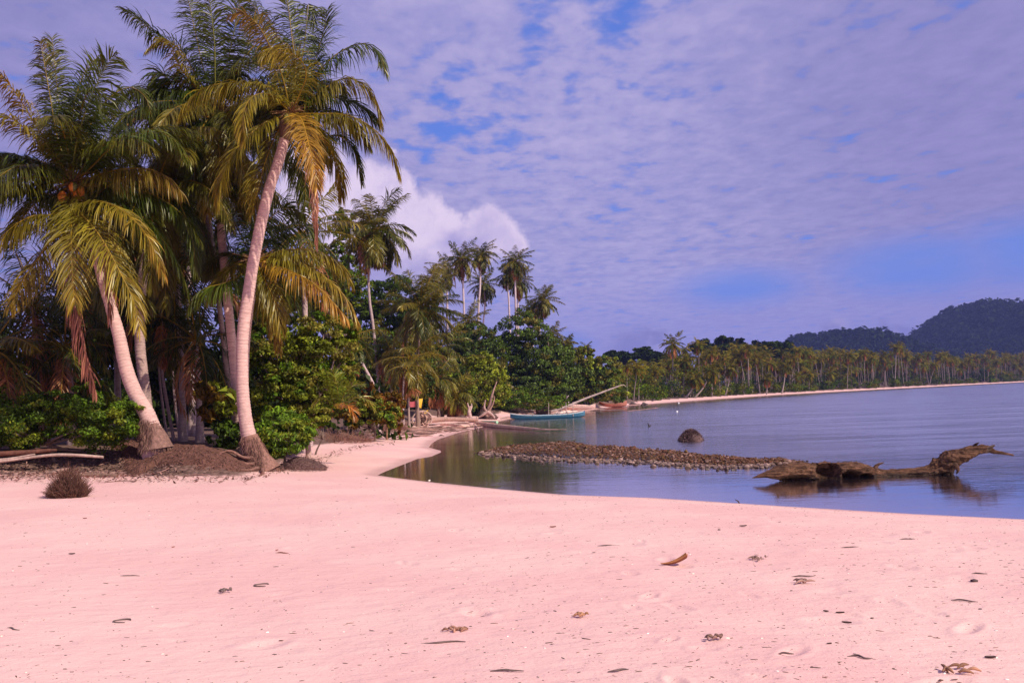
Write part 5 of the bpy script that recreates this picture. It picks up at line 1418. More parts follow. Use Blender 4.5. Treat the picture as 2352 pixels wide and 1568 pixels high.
dc = P(1960, 1095, YD)
root = empty('drift_trunk', (dc[0], dc[1], -0.1), 'big brown driftwood trunk half sunk in the shallows, one end curving up like a neck', 'driftwood')
mb = MB()
drift_body(mb, [(1728, 1097, 3, -0.5, 0.6), (1760, 1090, 26, -0.45, 0.6), (1800, 1086, 50, -0.3, 0.8), (1850, 1086, 60, -0.1, 0.85), (1910, 1087, 62, 0, 0.85), (1970, 1087, 60, 0.05, 0.85), (2025, 1090, 46, 0.1, 0.75),
                (2080, 1090, 38, 0.12, 0.75), (2128, 1087, 44, 0.12, 0.85), (2160, 1076, 56, 0.1, 0.95), (2190, 1055, 48, 0.05, 1), (2220, 1041, 34, 0, 1), (2252, 1030, 23, 0, 1), (2272, 1031, 17, -0.02, 1), (2284, 1037, 11, -0.05, 1), (2304, 1040, 8, -0.1, 1), (2328, 1045, 4, -0.12, 1)],
           seed=92, hollows=[(1895, 1081, 25, 17, 0.55), (1950, 1090, 20, 10, 0.42), (1985, 1093, 13, 7, 0.35), (1815, 1094, 34, 6, 0.2), (2170, 1090, 10, 6, 0.2)], wobk=0.9, n=420, k=64)
mb.build('trunk', M_DRIFT, root)
mb = MB(); tube(mb, [P(2262, 1036, YD - 0.02), P(2275, 1027, YD - 0.1), P(2285, 1022, YD - 0.15)], [0.06, 0.04, 0.015], n=10, k=8, col=(0.22, 0.14, 0.10), wob=0.1); mb.build('broken_branch', M_DRIFT, root)
mb = MB(); tube(mb, [P(2165, 1090, YD + 0.05), P(2188, 1093, YD), P(2200, 1100, YD)], [0.10, 0.06, 0.015], n=10, k=8, col=(0.24, 0.15, 0.11), wob=0.1); mb.build('broken_branch', M_DRIFT, root)
mb = MB(); tube(mb, [P(2236, 1028, YD), P(2243, 1019, YD - 0.05), P(2249, 1017, YD - .1)], [0.05, 0.025, 0.008], n=8, k=7, col=(0.12, 0.06, 0.04), wob=0.2); mb.build('broken_branch', M_DRIFT, root)
mb = MB(); tube(mb, [P(1790, 1072, YD - .1), P(1783, 1064, YD - .15), P(1776, 1060, YD - .2)], [0.05, 0.03, 0.01], n=8, k=7, col=(0.12, 0.06, 0.04), wob=0.2); mb.build('broken_branch', M_DRIFT, root)
mb = MB(); tube(mb, [P(2190, 1066, YD - .2), P(2200, 1078, YD - .25), P(2197, 1088, YD - .25)], [0.07, 0.04, 0.012], n=10, k=7, col=(0.12, 0.06, 0.04), wob=0.2); mb.build('broken_branch', M_DRIFT, root)
mb = MB(); tube(mb, [P(2010, 1075, YD), P(2018, 1066, YD), P(2030, 1062, YD)], [0.05, 0.03, 0.01], n=8, k=7, col=(0.12, 0.06, 0.04), wob=0.2); mb.build('broken_branch', M_DRIFT, root)


# --- blue outrigger canoe
def canoe(name, label, uv1, uv2, Yq, beam, hgt_, cols, seed, wl_dip=0.12, stripe=True, rise=0.25, parts=True, group=None, inner=None):
    """hull between two points of the waterline; cols (hull, stripe, inside)"""
    a_ = P(uv1[0], uv1[1], Yq); b_ = P(uv2[0], uv2[1], Yq if len(uv2) < 3 else uv2[2]); a_[2] = uv1[2] if len(uv1) > 2 else 0; b_[2] = a_[2]
    d = b_ - a_; Lc = np.linalg.norm(d); T = d / Lc; S = np.array([-T[1], T[0], 0.0]); n = 44
    s = np.linspace(-1, 1, n)
    wd = beam / 2 * np.power(np.clip(1 - np.abs(s) ** 2.6, 0.0004, 1), 0.75); gz_ = hgt_ + rise * np.abs(s) ** 3
    zb = -wl_dip + (hgt_ * 0.45 + wl_dip) * np.abs(s) ** 5
    prof = [(-1.0, 1.0), (-1.02, 0.80), (-0.93, 0.5), (-0.6, 0.16), (0, 0), (0.6, 0.16), (0.93, 0.5), (1.02, 0.80), (1.0, 1.0)]
    C_ = a_[None] + T[None] * ((s + 1) / 2 * Lc)[:, None]
    og = (a_ + b_) / 2

    def skin(k_, lo, hi, extra_out=0.0, inward=False):
        V = []
        for i in range(n):
            for (q, zf) in prof:
                if zf < lo - 1e-6 or zf > hi + 1e-6: continue
                ww = wd[i] * k_ + extra_out
                V.append(C_[i] + S * q * ww + np.array([0, 0, a_[2] * 0 + zb[i] + (gz_[i] - zb[i]) * zf + (0.03 if inward else 0)]))
        m_ = len(V) // n; i = np.arange(n - 1)[:, None] * m_; j = np.arange(m_ - 1)[None]
        return np.array(V), np.stack([i + j, i + j + 1, i + m_ + j + 1, i + m_ + j], -1).reshape(-1, 4)
    root = empty(name, (og[0], og[1], a_[2]), label, 'boat', group)
    mb = MB(); V, F = skin(1, 0, 1); mb.add(V, F, cols[0])
    V, F = skin(0.88, 0, 1, 0, True); mb.add(V, F[:, ::-1], cols[2])
    mb.build('hull', M_PAINT, root)
    mb = MB()
    for sg in (-1, 1):
        pts = [C_[i] + S * sg * (wd[i] + 0.012) + np.array([0, 0, gz_[i] - 0.01]) for i in range(0, n, 2)]
        tube(mb, pts, [0.045] * len(pts), n=40, k=6, col=cols[1])
    mb.build('gunwale', M_PAINT, root)
    if parts:
        for f in (0.25, 0.45, 0.62, 0.8):
            i = int(f * n); mb = MB()
            tube(mb, [C_[i] - S * wd[i] + (0, 0, gz_[i] - 0.05), C_[i] + S * wd[i] + (0, 0, gz_[i] - 0.05)], [0.05, 0.05], n=4, k=6, col=cols[1], flat=0.4); mb.build('thwart', M_PAINT, root)
    return root, C_, S, gz_, wd


bl_, C_, S_, gz_, wd_ = canoe('outrigger_canoe', 'blue painted outrigger canoe with a white rim afloat by the sand spit', (1172, 960), (1344, 956), float(z0(1260, 960)[1]), 0.8, 0.27,
                              ((0.022, 0.11, 0.19), (0.40, 0.50, 0.52), (0.012, 0.05, 0.22)), 1, rise=0.22)
for f in (0.50, 0.74, 0.82):
    i = int(f * 44); mb = MB(); p_ = C_[i] - S_ * 0.3
    tube(mb, [p_ + (0, 0, 0.1), p_ + (0.03, 0, 1.3)], [0.035, 0.02], n=6, k=6, col=(0.40, 0.30, 0.28)); mb.build('post', M_WOOD, bl_)
mb = MB(); p1, p2 = C_[12] + S_ * 2.2, C_[34] + S_ * 2.2
tube(mb, [p1 + (-0.8, 0, 0.12), p1 + (0, 0, 0.05), p2 + (0, 0, 0.05), p2 + (0.8, 0, 0.12)], [0.04, 0.08, 0.08, 0.04], n=30, k=8, col=(0.55, 0.42, 0.36)); mb.build('outrigger_float', M_WOOD, bl_)
for i in (13, 33):
    mb = MB(); tube(mb, [C_[i] - S_ * 0.6 + (0, 0, gz_[i] + .03), C_[i] + S_ * 1.0 + (0, 0, gz_[i] + .15), C_[i] + S_ * 2.2 + (0, 0, 0.08)], [0.035] * 3, n=14, k=6, col=(0.45, 0.33, 0.28)); mb.build('outrigger_arm', M_WOOD, bl_)
# stranded canoes behind
g_ = G(1205, 949)
canoe('dugout_canoe', 'white stranded dugout canoe directly behind the blue canoe', (1186, 949, 0.25), (1234, 949), 103, 0.7, 0.30, ((0.60, 0.45, 0.42), (0.7, 0.55, 0.5), (0.3, 0.18, 0.15)), 2, parts=False, wl_dip=0.05)
canoe('dugout_canoe', 'long pinkish dugout canoe stranded right of the dark root bole', (1264, 945, 0.18), (1368, 940), 110, 0.75, 0.30, ((0.62, 0.36, 0.31), (0.7, 0.5, 0.42), (0.25, 0.12, 0.10)), 3, parts=False, wl_dip=0.05)
canoe('rowing_boat', 'red-brown wooden boat drawn up at the water edge beyond the leaning dead trunk', (1376, 938, 0.05), (1440, 933), 128, 0.9, 0.42, ((0.33, 0.10, 0.07), (0.42, 0.16, 0.10), (0.14, 0.05, 0.04)), 4, parts=True, wl_dip=0.08, rise=0.35)
mb = MB(); q = P(1217, 944, 106); q[2] = H(q[0], q[1])
bxv = np.array([(-0.6, -0.3, 0), (0.6, -0.3, 0), (0.6, 0.3, 0), (-0.6, 0.3, 0), (-0.62, -0.32, 0.42), (0.62, -0.32, 0.40), (0.62, 0.32, 0.40), (-0.62, 0.32, 0.42), (-0.55, -0.25, 0.40), (0.55, -0.25, 0.38), (0.55, 0.25, 0.38), (-0.55, 0.25, 0.40), (-0.5, -0.2, 0.12), (0.5, -0.2, 0.12), (0.5, 0.2, 0.12), (-0.5, 0.2, 0.12)])
mb.add(bxv + q, [[0, 1, 5, 4], [1, 2, 6, 5], [2, 3, 7, 6], [3, 0, 4, 7], [4, 5, 9, 8], [5, 6, 10, 9], [6, 7, 11, 10], [7, 4, 8, 11], [8, 9, 13, 12], [9, 10, 14, 13], [10, 11, 15, 14], [11, 8, 12, 15], [12, 13, 14, 15]], (0.62, 0.46, 0.44))
tag(mb.build('crate', M_PAINT, origin=q, smooth=False), 'pale open crate on the sand behind the blue canoe', 'crate')


def bole(name, label, u, v, Yq, r, h_, seed, col=(0.13, 0.075, 0.065), n_=260, facing=None, z=None):
    q = P(u, v, Yq); q[2] = H(q[0], q[1]) if z is None else z
    rg = np.random.default_rng(seed); mb = MB()
    tube(mb, [q + (0, 0, -0.1), q + (0, 0, h_ * 0.35), q + (0.02, 0, h_ * 0.7), q + (0, 0, h_ * 0.95)], [r * 0.8, r * 0.95, r * 0.7, r * 0.15], n=16, k=16, col=col, wob=0.25, seed=seed)
    th = rg.random(n_) * 6.28; el = rg.uniform(-0.3, 1.4, n_)
    d = np.column_stack([np.cos(th) * np.cos(el), np.sin(th) * np.cos(el), np.sin(el)])
    strands(mb, q + (0, 0, h_ * 0.4) + d * r * 0.6 * np.array([1, 1, h_ / r * 0.5]), d, rg.uniform(0.3, 0.8, n_) * r, r * 0.035, np.array(col) * 1.5, seed + 1, sag=0.3)
    tag(mb.build(name, M_FIBRE, origin=q), label, 'stump'); return q


bole('root_bole', 'dark upturned root bole behind the middle of the blue canoe', 1248, 949, 101, 0.75, 0.9, 201, z=0.05)
bole('root_bole', 'low dark root clump left of the standing snag', 1060, 962, 74, 0.36, 0.5, 202)
bole('root_bole', 'dark root clump at the foot of the tall multi-stemmed snag', 1118, 955, 82, 0.75, 0.45, 203)
# snags
log_thing('snag', 'bleached upright snag with a forked top standing on the sand spit', 'dead stump', [(1086, 972, 14, 76), (1082, 962, 8, 76), (1078, 950, 9, 76), (1078, 940, 6, 76), (1080, 932, 5, 76)], (0.50, 0.33, 0.30), 211, k=10, n=40, wob=0.12,
          kids=[('branch', [(1080, 946, 5, 76), (1077, 936, 4, 76), (1074, 925, 2, 76)], (0.52, 0.36, 0.32)), ('branch', [(1079, 945, 5, 76), (1083, 934, 4, 76), (1083, 926, 2, 76)], (0.52, 0.36, 0.32)),
                ('root', [(1086, 968, 8, 76), (1092, 973, 5, 76), (1096, 978, 2, 76)], (0.40, 0.25, 0.22)), ('root', [(1083, 968, 8, 76), (1074, 973, 5, 76), (1068, 976, 2, 76)], (0.40, 0.25, 0.22))])
log_thing('snag', 'tall multi-stemmed grey snag leaning right against the green bushes', 'dead stump', [(1118, 955, 13, 81), (1124, 935, 9, 81), (1128, 915, 6, 81), (1134, 895, 4, 81), (1141, 876, 2, 81)], (0.30, 0.18, 0.15), 212, k=10, n=40, wob=0.12,
          kids=[('branch', [(1122, 945, 6, 80.8), (1131, 930, 4, 80.8), (1135, 917, 3, 80.8), (1134, 908, 1.5, 80.8)], (0.28, 0.16, 0.13)), ('branch', [(1120, 948, 7, 80.8), (1112, 935, 5, 80.8), (1115, 918, 3, 80.8)], (0.35, 0.22, 0.2)),
                ('root', [(1120, 945, 8, 80.8), (1130, 952, 6, 80.8), (1136, 960, 3, 80.8)], (0.42, 0.28, 0.25)), ('root', [(1118, 945, 8, 80.8), (1108, 953, 6, 80.8), (1100, 958, 3, 80.8)], (0.42, 0.28, 0.25))])
log_thing('standing_stick', 'thin pale stick standing between the pale logs and the sand spit', 'stick', [(1094, 970, 5, 74), (1096, 957, 4, 74)], PALE, 213, k=7, n=8, wob=0.05)
# root disc of the fallen trunk + trunk
rdc = P(970, 966, 64); rdc[2] = H(rdc[0], rdc[1]) + 0.42
root = empty('fallen_tree', (rdc[0], rdc[1], rdc[2] - 0.45), 'fallen tree with a round tangled root disc facing the camera', 'fallen tree')
mb = MB(); rg3 = np.random.default_rng(77)
for q_ in range(34):
    a = rg3.random() * 6.28; r1 = rg3.uniform(0.3, 0.62); b = a + rg3.uniform(0.6, 2.2)
    ex = np.array([1.0, 0.15, 0]); ez = np.array([0, 0, 1.0])
    pA = rdc + ex * math.cos(a) * 0.1 + ez * math.sin(a) * 0.1; pB = rdc + ex * math.cos((a + b) / 2) * r1 * 0.8 + ez * math.sin((a + b) / 2) * r1 * 0.8 + np.array([0, rg3.uniform(-.3, .1), 0]); pC = rdc + ex * math.cos(b) * r1 + ez * math.sin(b) * r1 * 0.9 + np.array([0, rg3.uniform(-.25, .1), 0])
    tube(mb, [pA, pB, pC], [0.055, 0.04, 0.015], n=12, k=6, col=np.array([0.44, 0.27, 0.22]) * rg3.uniform(0.6, 1.4), wob=0.1, seed=q_)
ring = [rdc + np.array([math.cos(a) * 0.62, -0.1 + 0.1 * math.cos(a), math.sin(a) * 0.5]) for a in np.linspace(-0.6, 5.4, 14)]
tube(mb, ring, [0.05] * 14, n=60, k=7, col=(0.50, 0.33, 0.28), wob=0.2)
tube(mb, [rdc + (0, 0.2, -0.4), rdc + (0, 0.25, 0), rdc + (0, 0.3, 0.35)], [0.3, 0.4, 0.15], n=10, k=12, col=(0.10, 0.055, 0.045), wob=0.2)
mb.build('root_disc', M_FIBRE, root, origin=rdc)
mb = MB(); e_ = P(1096, 975, 74); e_[2] = 0.30
tube(mb, [rdc + (0.2, 0.4, -0.1), rdc * 0.6 + e_ * 0.4 + (0, 0, 0.02), e_], [0.19, 0.16, 0.12], n=40, k=12, col=(0.38, 0.22, 0.17), wob=0.06, seed=4); mb.build('trunk', M_WOOD, root, origin=rdc)
log_thing('driftwood_log', 'pale split log lying above the fallen tree, ending at the small snag', 'driftwood', [(1028, 962, 5, None), (1045, 963, 9, None), (1070, 967, 8, None), (1100, 970, 7, None)], (0.44, 0.30, 0.28), 221, wob=0.1)
log_thing('driftwood_log', 'sun-bleached log lowest at the sand edge before the fallen tree', 'driftwood', [(1013, 976, 6, None), (1040, 978, 9, None), (1066, 981, 7, None), (1090, 979, 4, None)], (0.66, 0.42, 0.34), 222, wob=0.1)
log_thing('driftwood_log', 'dark knotty log beside the root disc', 'driftwood', [(930, 975, 5, None), (950, 972, 7, None), (966, 976, 6, None)], (0.30, 0.18, 0.15), 223, wob=0.15)
log_thing('fallen_palm', 'long tapering palm trunk reaching from the sand out over the water', 'driftwood', [(1094, 972, 10, 'w'), (1112, 975, 12, 'w'), (1150, 979, 10, 'w'), (1190, 982, 8, 'w'), (1225, 984.5, 6, 'w'), (1250, 986, 3.5, 'w'), (1300, 986, 1.5, 'w')], (0.55, 0.34, 0.26), 224, wob=0.05)
log_thing('painted_pole', 'pole with a red painted end between the fallen trunks', 'pole', [(1100, 969, 4, 'w'), (1118, 971.5, 5, 'w'), (1133, 973, 5, 'w')], (0.50, 0.06, 0.07), 225, k=8, n=14, wob=0.02, mat=M_PAINT)
log_thing('painted_pole', 'pole with a green painted end just above the red one', 'pole', [(1105, 967, 3, 'w'), (1128, 968.5, 5, 'w'), (1142, 969, 6, 'w')], (0.28, 0.46, 0.30), 226, k=8, n=14, wob=0.02, mat=M_PAINT)
log_thing('driftwood_branch', 'short forked branch propped in front of the small snag', 'driftwood', [(1088, 974, 3, 'w'), (1096, 982, 3, 'w'), (1100, 990, 1.5, 'w')], (0.30, 0.18, 0.16), 227, k=7, n=12)
log_thing('leaning_dead_trunk', 'long bare pale trunk leaning out over the bay above the boats', 'dead trunk', [(1233, 952, 6, 104), (1265, 945, 6, 104), (1296, 935, 5.5, 104), (1340, 917, 4.8, 104), (1390, 898, 4, 104), (1428, 884, 3, 104)], (0.42, 0.31, 0.28), 228, k=10, n=60, wob=0.05,
          kids=[('branch', [(1422, 886, 3, 102), (1432, 884, 2, 102), (1438, 888, 1, 102)], (0.4, 0.3, 0.2))])
log_thing('driftwood_log', 'pink-brown log stranded under the leaning dead trunk', 'driftwood', [(1268, 943, 6, None), (1320, 939, 6, None), (1372, 935, 5, None)], (0.58, 0.36, 0.32), 229)
log_thing('driftwood_log', 'short bleached log at the waterline between the boats', 'driftwood', [(1275, 948, 4, 'w'), (1305, 945.5, 5, 'w'), (1325, 944, 3, 'w')], (0.66, 0.48, 0.42), 230)
log_thing('floating_log', 'thin brown pole floating in the bay right of the blue canoe', 'floating log', [(1442, 943.5, 1.5, 101), (1480, 940, 2, 101), (1510, 936.5, 2.5, 101)], (0.34, 0.2, 0.17), 231, k=7, n=30)
log_thing('floating_log', 'faint pale pole afloat left of the thin brown one', 'floating log', [(1378, 942, 1.2, 106), (1410, 941, 1.4, 105), (1436, 941, 1.0, 104)], (0.45, 0.35, 0.32), 232, k=7, n=20)
# debris at the back edge of the far beach
for i, (u, v, ru) in enumerate([(1452, 926, 8), (1481, 925, 9), (1500, 921, 5), (1560, 912, 10), (1640, 907, 14), (1690, 903, 7), (1716, 903, 5), (1745, 900, 10), (1785, 898, 7), (1842, 893, 8), (1905, 893, 9), (1990, 889, 10), (2060, 886, 8), (2140, 882, 9)]):
    Yq = float(z0(u, v + 5)[1]) + 3.2; q = P(u, v, Yq); q[2] = H(q[0], q[1]) + 0.1; k_ = Yq / FPX
    mb = MB()
    for j in range(4):
        a = rg.normal(0, 0.4); L_ = ru * k_ * rg.uniform(0.4, 1); cpt = q + np.array([rg.normal(0, ru * k_ * 0.4), rg.normal(0, 0.5), 0.05])
        tube(mb, [cpt - (L_ * math.cos(a), L_ * math.sin(a), 0.0), cpt + (0, 0, rg.uniform(0, .25)), cpt + (L_ * math.cos(a), L_ * math.sin(a), 0.05)], [0.05, 0.13, 0.04], n=8, k=6, col=(0.10, 0.07, 0.07), wob=0.2, seed=i * 9 + j)
    u_ = ['leftmost on the far beach, by the red-brown boat', 'second from the left on the far beach', 'small, on the narrow left beach', 'below the tallest grove palm', 'long, right of the leaning twin palms', 'just right of the long heap', 'small one beside the pale boulder',
          'right of the pale boulder', 'before the pair of pale stems', 'in the middle of the far beach', 'right of the middle of the far beach', 'on the thin distant beach', 'far down the distant beach', 'farthest down the distant beach'][i]
    tag(mb.build('branch_heap', M_WOOD, origin=q), 'dark heap of stranded branches, ' + u_, 'branch heap', 'dark branch heaps along the far beach')
Yq = float(z0(1722, 906)[1]); q = P(1722, 901, Yq + 1.5); q[2] = H(q[0], q[1])
mb = MB(); rocks(mb, np.array([q + (0, 0, 0.2), q + (0.7, 0.1, 0.1)]), [0.55, 0.3], [(0.62, 0.5, 0.48)], 5); tag(mb.build('boulder', M_ROCK, origin=q), 'pale boulder on the far beach below the dark trees', 'boulder')
# buoys and a stick
for (u, v, r, lb) in [(1555, 946, 0.075, 'white round buoy afloat in the bay, the nearer one'), (1559, 926, 0.09, 'white round buoy afloat close to the far beach')]:
    q = z0(u, v); mb = MB(); tube(mb, [(q[0], q[1], -r * 0.5), (q[0], q[1], -r * 0.3), (q[0], q[1], r * 0.5), (q[0], q[1], r * 1.2), (q[0], q[1], r * 1.6), (q[0], q[1], r * 1.75)], [0.02, r * 0.8, r * 1.25, r * 0.9, r * .25, 0.01], n=18, k=14, col=(0.85, 0.82, 0.82))
    tag(mb.build('buoy', M_PAINT, origin=(q[0], q[1], 0)), lb, 'buoy')
q = z0(1492, 980); mb = MB(); tube(mb, [(q[0], q[1], -0.1), (q[0] - 0.05, q[1], 0.12), (q[0] - 0.12, q[1], 0.24)], [0.05, 0.04, 0.01], n=8, k=6, col=(0.05, 0.04, 0.04)); tube(mb, [(q[0], q[1], 0.02), (q[0] + 0.1, q[1], 0.10)], [0.03, 0.01], n=5, k=6, col=(0.05, 0.04, 0.04))
tag(mb.build('stick', M_WOOD, origin=(q[0], q[1], 0)), 'small dark stick poking out of the water before the floating log', 'stick')
q = z0(1700, 1155); mb = MB(); tube(mb, [(q[0], q[1], -0.05), (q[0] - .03, q[1], 0.03), (q[0] - .09, q[1], 0.07)], [0.012, 0.012, 0.005], n=8, k=6, col=(0.08, 0.05, 0.05))
tag(mb.build('stick', M_WOOD, origin=(q[0], q[1], 0)), 'tiny dark stick in the shallows near the drift trunk tip', 'stick')

# small sticks and weed washed up around the fallen trees
mb = MB()
for q_ in range(170):
    u, v = rg.uniform(905, 1105), 0
    v = np.interp(u, [905, 1000, 1105], [992, 990, 975]) + rg.normal(0, 7)
    g_ = G(u, v)
    if g_[2] < 0.02: continue
    a = rg.normal(0, 0.5); L_ = rg.uniform(0.15, 0.7); d_ = np.array([math.cos(a), math.sin(a), 0]) * L_
    tube(mb, [g_ - d_ + (0, 0, .02), g_ + (0, 0, 0.05), g_ + d_ + (0, 0, .02)], [0.012, 0.035, 0.01], n=6, k=5, col=np.array([0.24, 0.135, 0.11]) * rg.uniform(0.4, 1.8), wob=0.2, seed=q_)
tag(mb.build('debris', M_WOOD), 'broken sticks and weed washed up around the fallen trees', 'debris', kind='stuff')
for u1, v1, u2, v2, w_, lb in [(905, 980, 985, 985, 5, 'thin grey log on the sand left of the root disc'), (1000, 990, 1045, 984, 4, 'short thin log nearest the inlet tip'), (1150, 962, 1176, 957, 4, 'short dark log by the bow of the blue canoe'),
                               (1040, 955, 1068, 953, 4, 'small log behind the pale split log'), (1190, 951, 1225, 953, 3, 'thin pole lying beside the white dugout'), (1300, 943, 1350, 941, 4, 'weathered plank beside the pinkish dugout'), (1445, 929, 1470, 928, 4, 'short bleached log right of the red-brown boat')]:
    log_thing('driftwood_log', lb, 'driftwood', [(u1, v1, w_ * 0.6, None), ((u1 + u2) / 2, (v1 + v2) / 2, w_, None), (u2, v2, w_ * 0.5, None)], np.array([0.45, 0.29, 0.24]) * rg.uniform(0.5, 1.2), int(u1), n=24)

# --- tarps between the palms
def sheet(name, label, corners, Yq, col, seed, dy=(0, 0, 0, 0)):
    a_, b_, c_, d_ = [P(u, v, Yq + e) for (u, v), e in zip(corners, dy)]
    n = 14; V = []
    for i in range(n):
        for j in range(n):
            s, t_ = i / (n - 1), j / (n - 1); p = a_ * (1 - s) * (1 - t_) + b_ * s * (1 - t_) + c_ * s * t_ + d_ * (1 - s) * t_
            p = p + np.array([0, 0.10 * math.sin(s * 7 + t_ * 2 + seed), -0.10 * math.sin(s * math.pi) * (1 - t_)]); V.append(p)
    i = np.arange(n - 1)[:, None] * n; j = np.arange(n - 1)[None]; F = np.stack([i + j, i + j + 1, i + n + j + 1, i + n + j], -1).reshape(-1, 4)
    V = np.array(V); m_ = len(V)
    mb = MB(); mb.add(V, F, col); mb.add(V + (0, 0.012, 0), F[:, ::-1], col)
    tag(mb.build(name, M_TARP, origin=a_), label, 'tarp')


sheet('tarp', 'yellow tarp hanging from the palms behind the root disc', [(957, 910), (971, 914), (968, 938), (960, 934)], 66, (0.62, 0.36, 0.03), 1, (0, 0.2, -0.2, -0.4))
sheet('tarp', 'small yellow cloth low to the right under the yellow tarp', [(972, 941), (985, 938), (984, 948), (973, 949)], 66, (0.60, 0.34, 0.04), 2, (0, 0.2, -0.2, -0.3))
sheet('tarp', 'dull red cloth hanging left of the yellow tarp', [(937, 920), (957, 918), (960, 934), (943, 935)], 68, (0.36, 0.07, 0.08), 3, (0, 0.2, -0.2, -0.4))

# ------------------------------------------------------------------ bits on the sand
def bit(name, label, cat, u, v, kind, size, rot, col, seed, group=None):
    g = G(u, v); rg = np.random.default_rng(seed); mb = MB(); k_ = g[1] / FPX
    L_ = size * k_ / 2 * (0.62 if cat in ('leaf', 'stone') else 0.85); d = np.array([math.cos(rot), math.sin(rot), 0]); e = np.array([-d[1], d[0], 0])
    if kind == 'stick':
        m1 = e * rg.normal(0, 0.12) * L_; rr = max(0.006, L_ * 0.045)
        tube(mb, [g - d * L_ + (0, 0, rr * 0.3), g - d * L_ * 0.3 + m1 + (0, 0, rr * 1.4), g + d * L_ * 0.4 - m1 * 0.6 + (0, 0, rr), g + d * L_ + (0, 0, rr * 0.6)], [rr * 0.4, rr, rr * 0.9, rr * 0.3], n=18, k=7, col=col, wob=0.15, seed=seed)
    elif kind == 'curl':
        pts = [g + d * L_ * math.cos(a) * (0.6 + 0.15 * a) + e * L_ * 0.8 * math.sin(a) + (0, 0, 0.01) for a in np.linspace(0.5, 5.0, 8)]
        tube(mb, pts, [0.003] + [max(0.007, L_ * 0.05)] * 6 + [0.003], n=30, k=6, col=col, wob=0.15, seed=seed)
    elif kind == 'leaf':
        n = 12; V = []
        for i in range(n):
            s = i / (n - 1) * 2 - 1; wv = (1 - s * s) ** 0.7 * L_ * 0.34
            for q in (-1, -0.33, 0.33, 1):
                V.append(g + d * s * L_ + e * q * wv + (0, 0, 0.008 + L_ * (0.16 * s * s + 0.22 * q * q * (1 - s * s) ** 0.5)))
        i = np.arange(n - 1)[:, None] * 4; j = np.arange(3)[None]; F = np.stack([i + j, i + j + 1, i + 4 + j + 1, i + 4 + j], -1).reshape(-1, 4)
        V = np.array(V); mb.add(V, F, col); mb.add(V - (0, 0, 0.004), F[:, ::-1], np.array(col) * 0.8)
    elif kind == 'stone':
        rocks(mb, np.array([g + (0, 0, L_ * 0.25)]), [L_], [col], seed, 0.55)
    elif kind == 'heap':
        for j in range(9):
            o_ = rg.normal(0, 0.45, 2) * L_; a = rg.random() * 3.14
            dd_ = np.array([math.cos(a), math.sin(a) * 0.7, rg.normal(0.05, 0.12)]) * L_ * rg.uniform(0.25, 0.6); c0_ = g + (o_[0], o_[1], 0.015)
            tube(mb, [c0_ - dd_, c0_ + (0, 0, 0.012), c0_ + dd_], [0.004, 0.010, 0.003], n=8, k=5, col=np.array(col) * rg.uniform(0.7, 1.5), seed=j)
    tag(mb.build(name, M_WOOD, origin=g), label, cat, group)


# the curved orange-brown husk
g = G(1548, 1298); mb = MB(); n = 22; V = []; L_ = 29 * g[1] / FPX
for i in range(n):
    s = i / (n - 1); xx = (s * 2 - 1) * L_; up_ = 0.004 + 0.065 * s ** 2.4 + 0.012 * (1 - s) ** 3; wv = 0.005 + 0.033 * math.sin(min(1, s * 1.25) * math.pi / 2)
    for q in np.linspace(-1, 1, 7): V.append(g + (xx, q * wv - xx * 0.12, up_ + 0.035 * s * q * q + 0.004))
i = np.arange(n - 1)[:, None] * 7; j = np.arange(6)[None]; F = np.stack([i + j, i + j + 1, i + 8 + j, i + 7 + j], -1).reshape(-1, 4); V = np.array(V)
mb.add(V, F, (0.50, 0.20, 0.08)); mb.add(V - (0, 0, 0.007), F[:, ::-1], (0.26, 0.10, 0.05))
rim_ = np.concatenate([V.reshape(n, 7, 3)[:, 0], V.reshape(n, 7, 3)[-1], V.reshape(n, 7, 3)[::-1, 6]]); tube(mb, rim_, [0.0045] * len(rim_), n=70, k=6, col=(0.46, 0.19, 0.08))
tag(mb.build('palm_husk', M_WOOD, origin=g), 'curved orange-brown palm husk lying alone on the open sand', 'palm husk')
DB = (0.15, 0.10, 0.09); OB = (0.34, 0.12, 0.06); GB = (0.20, 0.14, 0.13)
